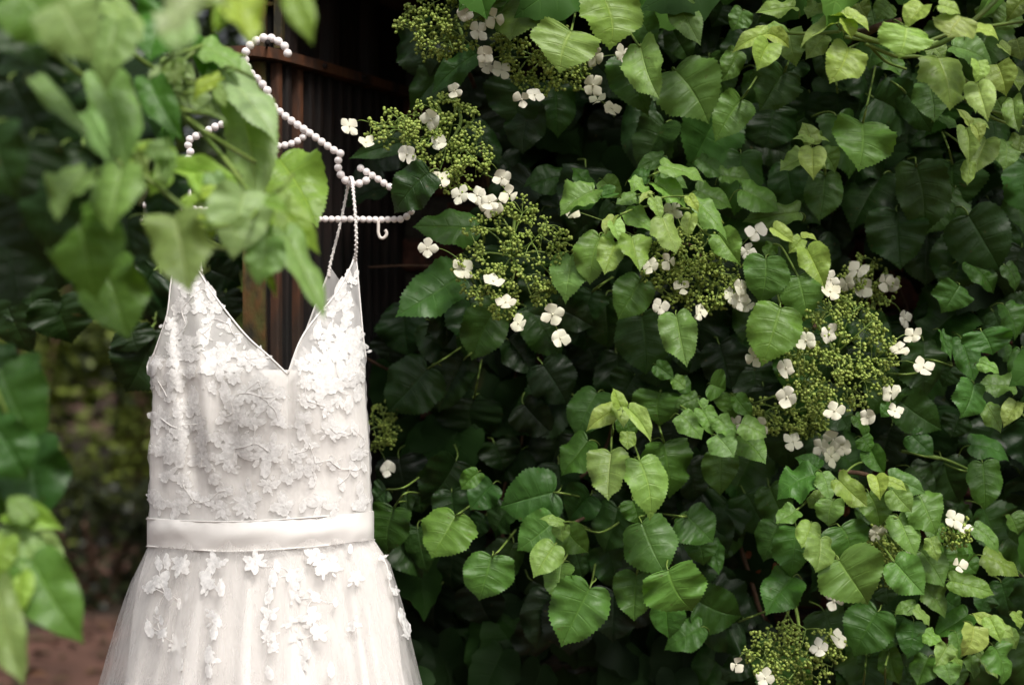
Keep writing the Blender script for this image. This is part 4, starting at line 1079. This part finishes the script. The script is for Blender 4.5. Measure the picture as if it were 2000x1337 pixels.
view_leaves(fg, *FU, '''150 415 150 556 135 2.4 1.45 n, 200 512 226 652 118 2.2 1.52 n, 60 90 40 200 120 0.45 1.5, 20 160 60 280 130 0.65 1.45, 110 170 100 300 130 0.45 1.55, 60 270 30 390 140 0.65 1.4, 120 290 90 420 130 0.65 1.5
40 380 60 500 140 0.45 1.45, 10 470 40 590 130 0.45 1.5, 100 360 60 470 120 0.95 1.4, 180 340 150 420 100 0.65 1.6, 230 250 250 370 110 0.45 1.7, 130 80 180 190 120 0.65 1.6, 290 60 320 160 110 0.65 1.8, 170 10 220 110 130 0.95 1.6
20 20 60 120 130 0.95 1.4, 260 160 300 260 100 0.85 1.75, 330 330 300 430 110 0.75 1.75, 250 430 230 530 110 0.65 1.7, 80 470 110 560 110 0.45 1.6, 200 130 160 240 110 0.75 1.7, 40 -20 110 60 130 2.4 1.35, 330 20 290 110 110 2 1.6, 200 440 180 520 90 0.65 1.7
-10 250 10 380 120 0.85 1.35, 300 260 270 350 90 0.65 1.8, 160 250 190 340 100 0.45 1.75, 110 0 60 70 120 1.05 1.5''', fgY=1)
random.seed(208)
for (cx_, cy_, n_, sp_, Yf) in ((300,310,7,48,1.56),(400,180,5,45,1.68),(480,420,5,45,1.54),(400,410,4,40,1.56),(250,290,3,40,1.5),(350,140,3,40,1.62)):
    for _ in range(n_):
        a = random.gauss(PI/2, 1.0); ln = rnd(32, 62); bx = cx_+rnd(-sp_, sp_); by = cy_+rnd(-sp_, sp_)*.7
        place_leaf(fg, bx, by, bx+ln*math.cos(a), by+ln*math.sin(a), ln*rnd(.5,.75), rnd(2.6,4), Y=Yf+rnd(-.08,.08), pale=1)
stalks(fg, *G, '''830 440 890 380 960 320 1110 280
960 600 1060 670 1200 770 1380 880
960 540 1060 520 1160 500
700 870 820 850 950 950
860 960 830 1030 800 1090
950 900 1050 960 1180 1010
980 480 1080 470 1200 440
600 860 720 820 850 840
920 460 1000 430 1060 415
450 700 465 800 470 890
960 320 990 200 1000 110
1150 640 1050 620 960 610
1380 420 1300 380 1240 380''', r=.0022, Y=1.6)
stalks(fg, *H, '''390 300 480 275 570 300 660 320
380 380 470 400 580 440 680 450
370 390 500 330 640 340
700 300 800 250 900 120
960 120 1000 60 1030 20''', r=.0022, Y=1.46)
for pts in ([(-60,20,1.5),(60,66,1.5),(140,133,1.5),(250,200,1.6),(336,210,1.66),(430,300,1.62),(520,420,1.56),(560,470,1.55)], [(250,200,1.6),(230,310,1.52),(290,350,1.52),(400,440,1.52)], [(120,-60,1.6),(210,60,1.6),(320,140,1.66),(390,98,1.68),(480,110,1.74)], [(300,-60,1.35),(380,10,1.3),(460,-10,1.32),(580,-30,1.32)]):
    stem(fg, pts, .0032, .0022, STEM)
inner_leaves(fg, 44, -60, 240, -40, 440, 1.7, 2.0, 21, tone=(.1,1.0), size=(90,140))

random.seed(202)
fg2 = empty('hydrangea_branch', at(-60, 1000, 1.3), 'blurred bright young hydrangea shoot rising from the lower left edge', 'branch')
view_leaves(fg2, *FU, '''20 1000 104 1024 50 3.5 1.48, 30 1030 74 1122 62 2.8 1.48, 62 1092 150 1245 96 2.2 1.46 n, 72 1044 128 1128 58 2.6 1.5, -5 1150 45 1320 66 2.9 1.44 n, 10 1050 -10 1120 60 3.5 1.45, 40 1120 20 1200 60 3.5 1.45, 60 1010 20 965 46 2.8 1.46''', pale=1)
stem(fg2, [(-80,1200,1.46),(-10,1120,1.46),(30,1060,1.46),(50,1020,1.46)], .0026, .002, STEM)
random.seed(203)
fg3 = empty('hydrangea_branch', at(-60, 780, 1.4), 'dark green hydrangea leaves poking in at the left edge beside the garden view', 'branch')
view_leaves(fg3, *FU, '''0 715 75 862 145 1.7 1.5 n, -15 830 40 932 95 1.4 1.45, 55 862 82 1012 125 1.3 1.5, -10 900 20 1000 100 1.4 1.5, -20 680 10 760 90 1.2 1.5''', fgY=1)
stem(fg3, [(-90,640,1.46),(-30,720,1.46),(10,800,1.46),(40,880,1.5)], .0026, .002, STEM)
random.seed(204)
bg1 = empty('hydrangea_branch', at(200, 500, 2.7), 'shaded dark hydrangea leaves hanging between the dress and the blurred garden', 'branch')
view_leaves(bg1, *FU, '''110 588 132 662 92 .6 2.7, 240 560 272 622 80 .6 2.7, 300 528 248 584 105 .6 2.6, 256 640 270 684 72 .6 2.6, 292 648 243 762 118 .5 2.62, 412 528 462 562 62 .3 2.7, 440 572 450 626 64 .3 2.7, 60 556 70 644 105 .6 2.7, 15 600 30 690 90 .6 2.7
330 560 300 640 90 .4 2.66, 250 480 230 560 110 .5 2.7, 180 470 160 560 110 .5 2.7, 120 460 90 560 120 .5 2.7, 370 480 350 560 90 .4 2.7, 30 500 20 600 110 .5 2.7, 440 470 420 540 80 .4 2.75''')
stem(bg1, [(320,440,2.7),(312,560,2.68),(300,640,2.66),(290,700,2.64)], .002, .0015, STEM)
stem(bg1, [(-60,380,2.75),(120,440,2.72),(320,440,2.7),(430,480,2.7)], .004, .002, STEM)

# ------------------------------------------------------------------ garden behind, far out of focus
def shrub(x, y, rx, rz, z0, n, col, label, seed, leaf=.09):
    random.seed(seed)
    t = empty('garden_shrub', (x, y, 0), label, 'shrub', 'shrubs at the back of the garden')
    mb = MB()
    for k in range(5):
        a = rnd(0, 6.28); mb.tube(spline([(x+.1*math.cos(a), y+.1*math.sin(a), 0), (x+rx*.3*math.cos(a), y+rx*.3*math.sin(a), z0+rz*.7), (x+rx*.6*math.cos(a), y+rx*.6*math.sin(a), z0+rz*1.4)], 5), .03, 6, .01)
    mb.build('stem', WOOD, t)
    V = []; Fc = []; Cc = []
    cl = [(rnd(-1,1), rnd(-1,1), rnd(-1,1)) for _ in range(40)]
    cl = [c for c in cl if c[0]**2+c[1]**2+c[2]**2 < 1]
    for k in range(n):
        c = random.choice(cl); p = Vector((x+rx*(c[0]+random.gauss(0,.17)), y+rx*.7*(c[1]+random.gauss(0,.17)), max(.05, z0+rz+rz*(c[2]+random.gauss(0,.17)))))
        a = Vector((rnd(-1,1), rnd(-1,1), rnd(-.6,.4))).normalized(); b2 = a.cross(Vector((rnd(-1,1), rnd(-1,1), 1))).normalized()
        s_ = leaf*rnd(.6,1.3); q = len(V)
        V += [tuple(p), tuple(p+a*s_*.5+b2*s_*.35), tuple(p+a*s_), tuple(p+a*s_*.5-b2*s_*.35)]
        Fc.append((q, q+1, q+2, q+3)); v = rnd(.5,1.6); Cc += [col[0]*v, col[1]*v, col[2]*v, 1]*4
    me = finish_leaf_mesh('foliage', V, Fc, [(.5,.25)]*len(V), len(V), tint=Cc)
    o = link('foliage', me, t); o.color = (1,1,1,1); tag(o, kind='stuff')
shrub(-3.6, 10.4, 1.5, 1.25, .25, 7000, (.11,.14,.026), 'olive green shrub at the back of the garden, left of the dress', 301)
shrub(-1.9, 10.8, 1.2, 1.35, .25, 6000, (.065,.085,.02), 'dark shrub at the back of the garden, just beside the dress edge', 302)
shrub(-5.2, 11.2, 1.6, 1.5, .2, 6000, (.08,.10,.022), 'tall shrub at the back of the garden near the left edge', 303)
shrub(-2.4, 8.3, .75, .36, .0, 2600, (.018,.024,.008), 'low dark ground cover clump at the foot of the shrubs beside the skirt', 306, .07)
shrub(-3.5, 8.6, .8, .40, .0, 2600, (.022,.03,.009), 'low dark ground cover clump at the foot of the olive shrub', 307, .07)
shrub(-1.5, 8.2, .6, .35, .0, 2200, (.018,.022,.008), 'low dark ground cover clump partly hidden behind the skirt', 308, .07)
random.seed(309); V = []; Fc = []
for k in range(900):
    x = rnd(-5,-.8); y = rnd(5.2,9); a = rnd(0,6.28); s_ = rnd(.03,.08); h = rnd(.005,.03); q_ = len(V)
    V += [(x, y, h), (x+s_*math.cos(a)+s_*.3*math.sin(a), y+s_*math.sin(a)-s_*.3*math.cos(a), h+rnd(0,.03)), (x+2*s_*math.cos(a), y+2*s_*math.sin(a), h), (x+s_*math.cos(a)-s_*.3*math.sin(a), y+s_*math.sin(a)+s_*.3*math.cos(a), h+rnd(0,.02))]
    Fc.append((q_, q_+1, q_+2, q_+3))
me = bpy.data.meshes.new('leaf_litter'); me.from_pydata(V, [], Fc); me.materials.append(noisy('dry leaf litter', (.10,.045,.02), (.05,.03,.015), 8, .8, .2, (.03,.035,.012)))
tag(link('leaf_litter', me), 'dry brown leaf litter scattered on the reddish soil', 'leaf litter', kind='stuff')
shrub(-3.0, 12.8, 2.6, 2.4, .3, 9000, (.035,.055,.018), 'large dark shrub standing behind the other garden shrubs', 304, .14)
shrub(-6.4, 13.5, 2.6, 2.6, .3, 7000, (.035,.055,.018), 'large dark shrub at the far left behind the olive one', 305, .14)

def tall_tree(x, y, h, rx, seed, label):
    random.seed(seed)
    t = empty('garden_tree', (x, y, 0), label, 'tree', 'trees beyond the garden')
    mb = MB(); mb.tube(spline([(x,y,0),(x+.1,y,h*.3),(x-.1,y,h*.6),(x,y,h*.85)], 6), .22, 8, .06)
    for k in range(9):
        a = rnd(0,6.28); z = h*rnd(.25,.7); mb.tube(spline([(x,y,z),(x+rx*.4*math.cos(a),y+rx*.4*math.sin(a),z+h*.1),(x+rx*.8*math.cos(a),y+rx*.8*math.sin(a),z+h*.13)],4), .06, 6, .015)
    mb.build('trunk', WOOD, t)
    V = []; Fc = []; Cc = []
    cl = []
    while len(cl) < 90:
        c = (rnd(-1,1), rnd(-1,1), rnd(-1,1))
        if c[0]**2+c[1]**2+c[2]**2 < 1: cl.append(c)
    for k in range(14000):
        c = random.choice(cl); p = Vector((x+rx*(c[0]+random.gauss(0,.12)), y+rx*(c[1]+random.gauss(0,.12)), max(.1, h*.55+h*.47*(c[2]+random.gauss(0,.10)))))
        a = Vector((rnd(-1,1), rnd(-1,1), rnd(-.6,.4))).normalized(); b2 = a.cross(Vector((rnd(-1,1), rnd(-1,1), 1))).normalized()
        s_ = .22*rnd(.6,1.3); q = len(V)
        V += [tuple(p), tuple(p+a*s_*.5+b2*s_*.35), tuple(p+a*s_), tuple(p+a*s_*.5-b2*s_*.35)]
        Fc.append((q, q+1, q+2, q+3)); v = rnd(.5,1.5); Cc += [.03*v, .05*v, .014*v, 1]*4
    me = finish_leaf_mesh('crown', V, Fc, [(.5,.25)]*len(V), len(V), tint=Cc)
    o = link('crown', me, t); o.color = (1,1,1,1); tag(o, kind='stuff')
tall_tree(-4.2, 15.5, 8.5, 3.2, 401, 'tall dark tree beyond the garden shrubs behind the blurred branch')
tall_tree(-9.0, 16.5, 8.0, 3.4, 402, 'dark tree beyond the garden at the far left edge')
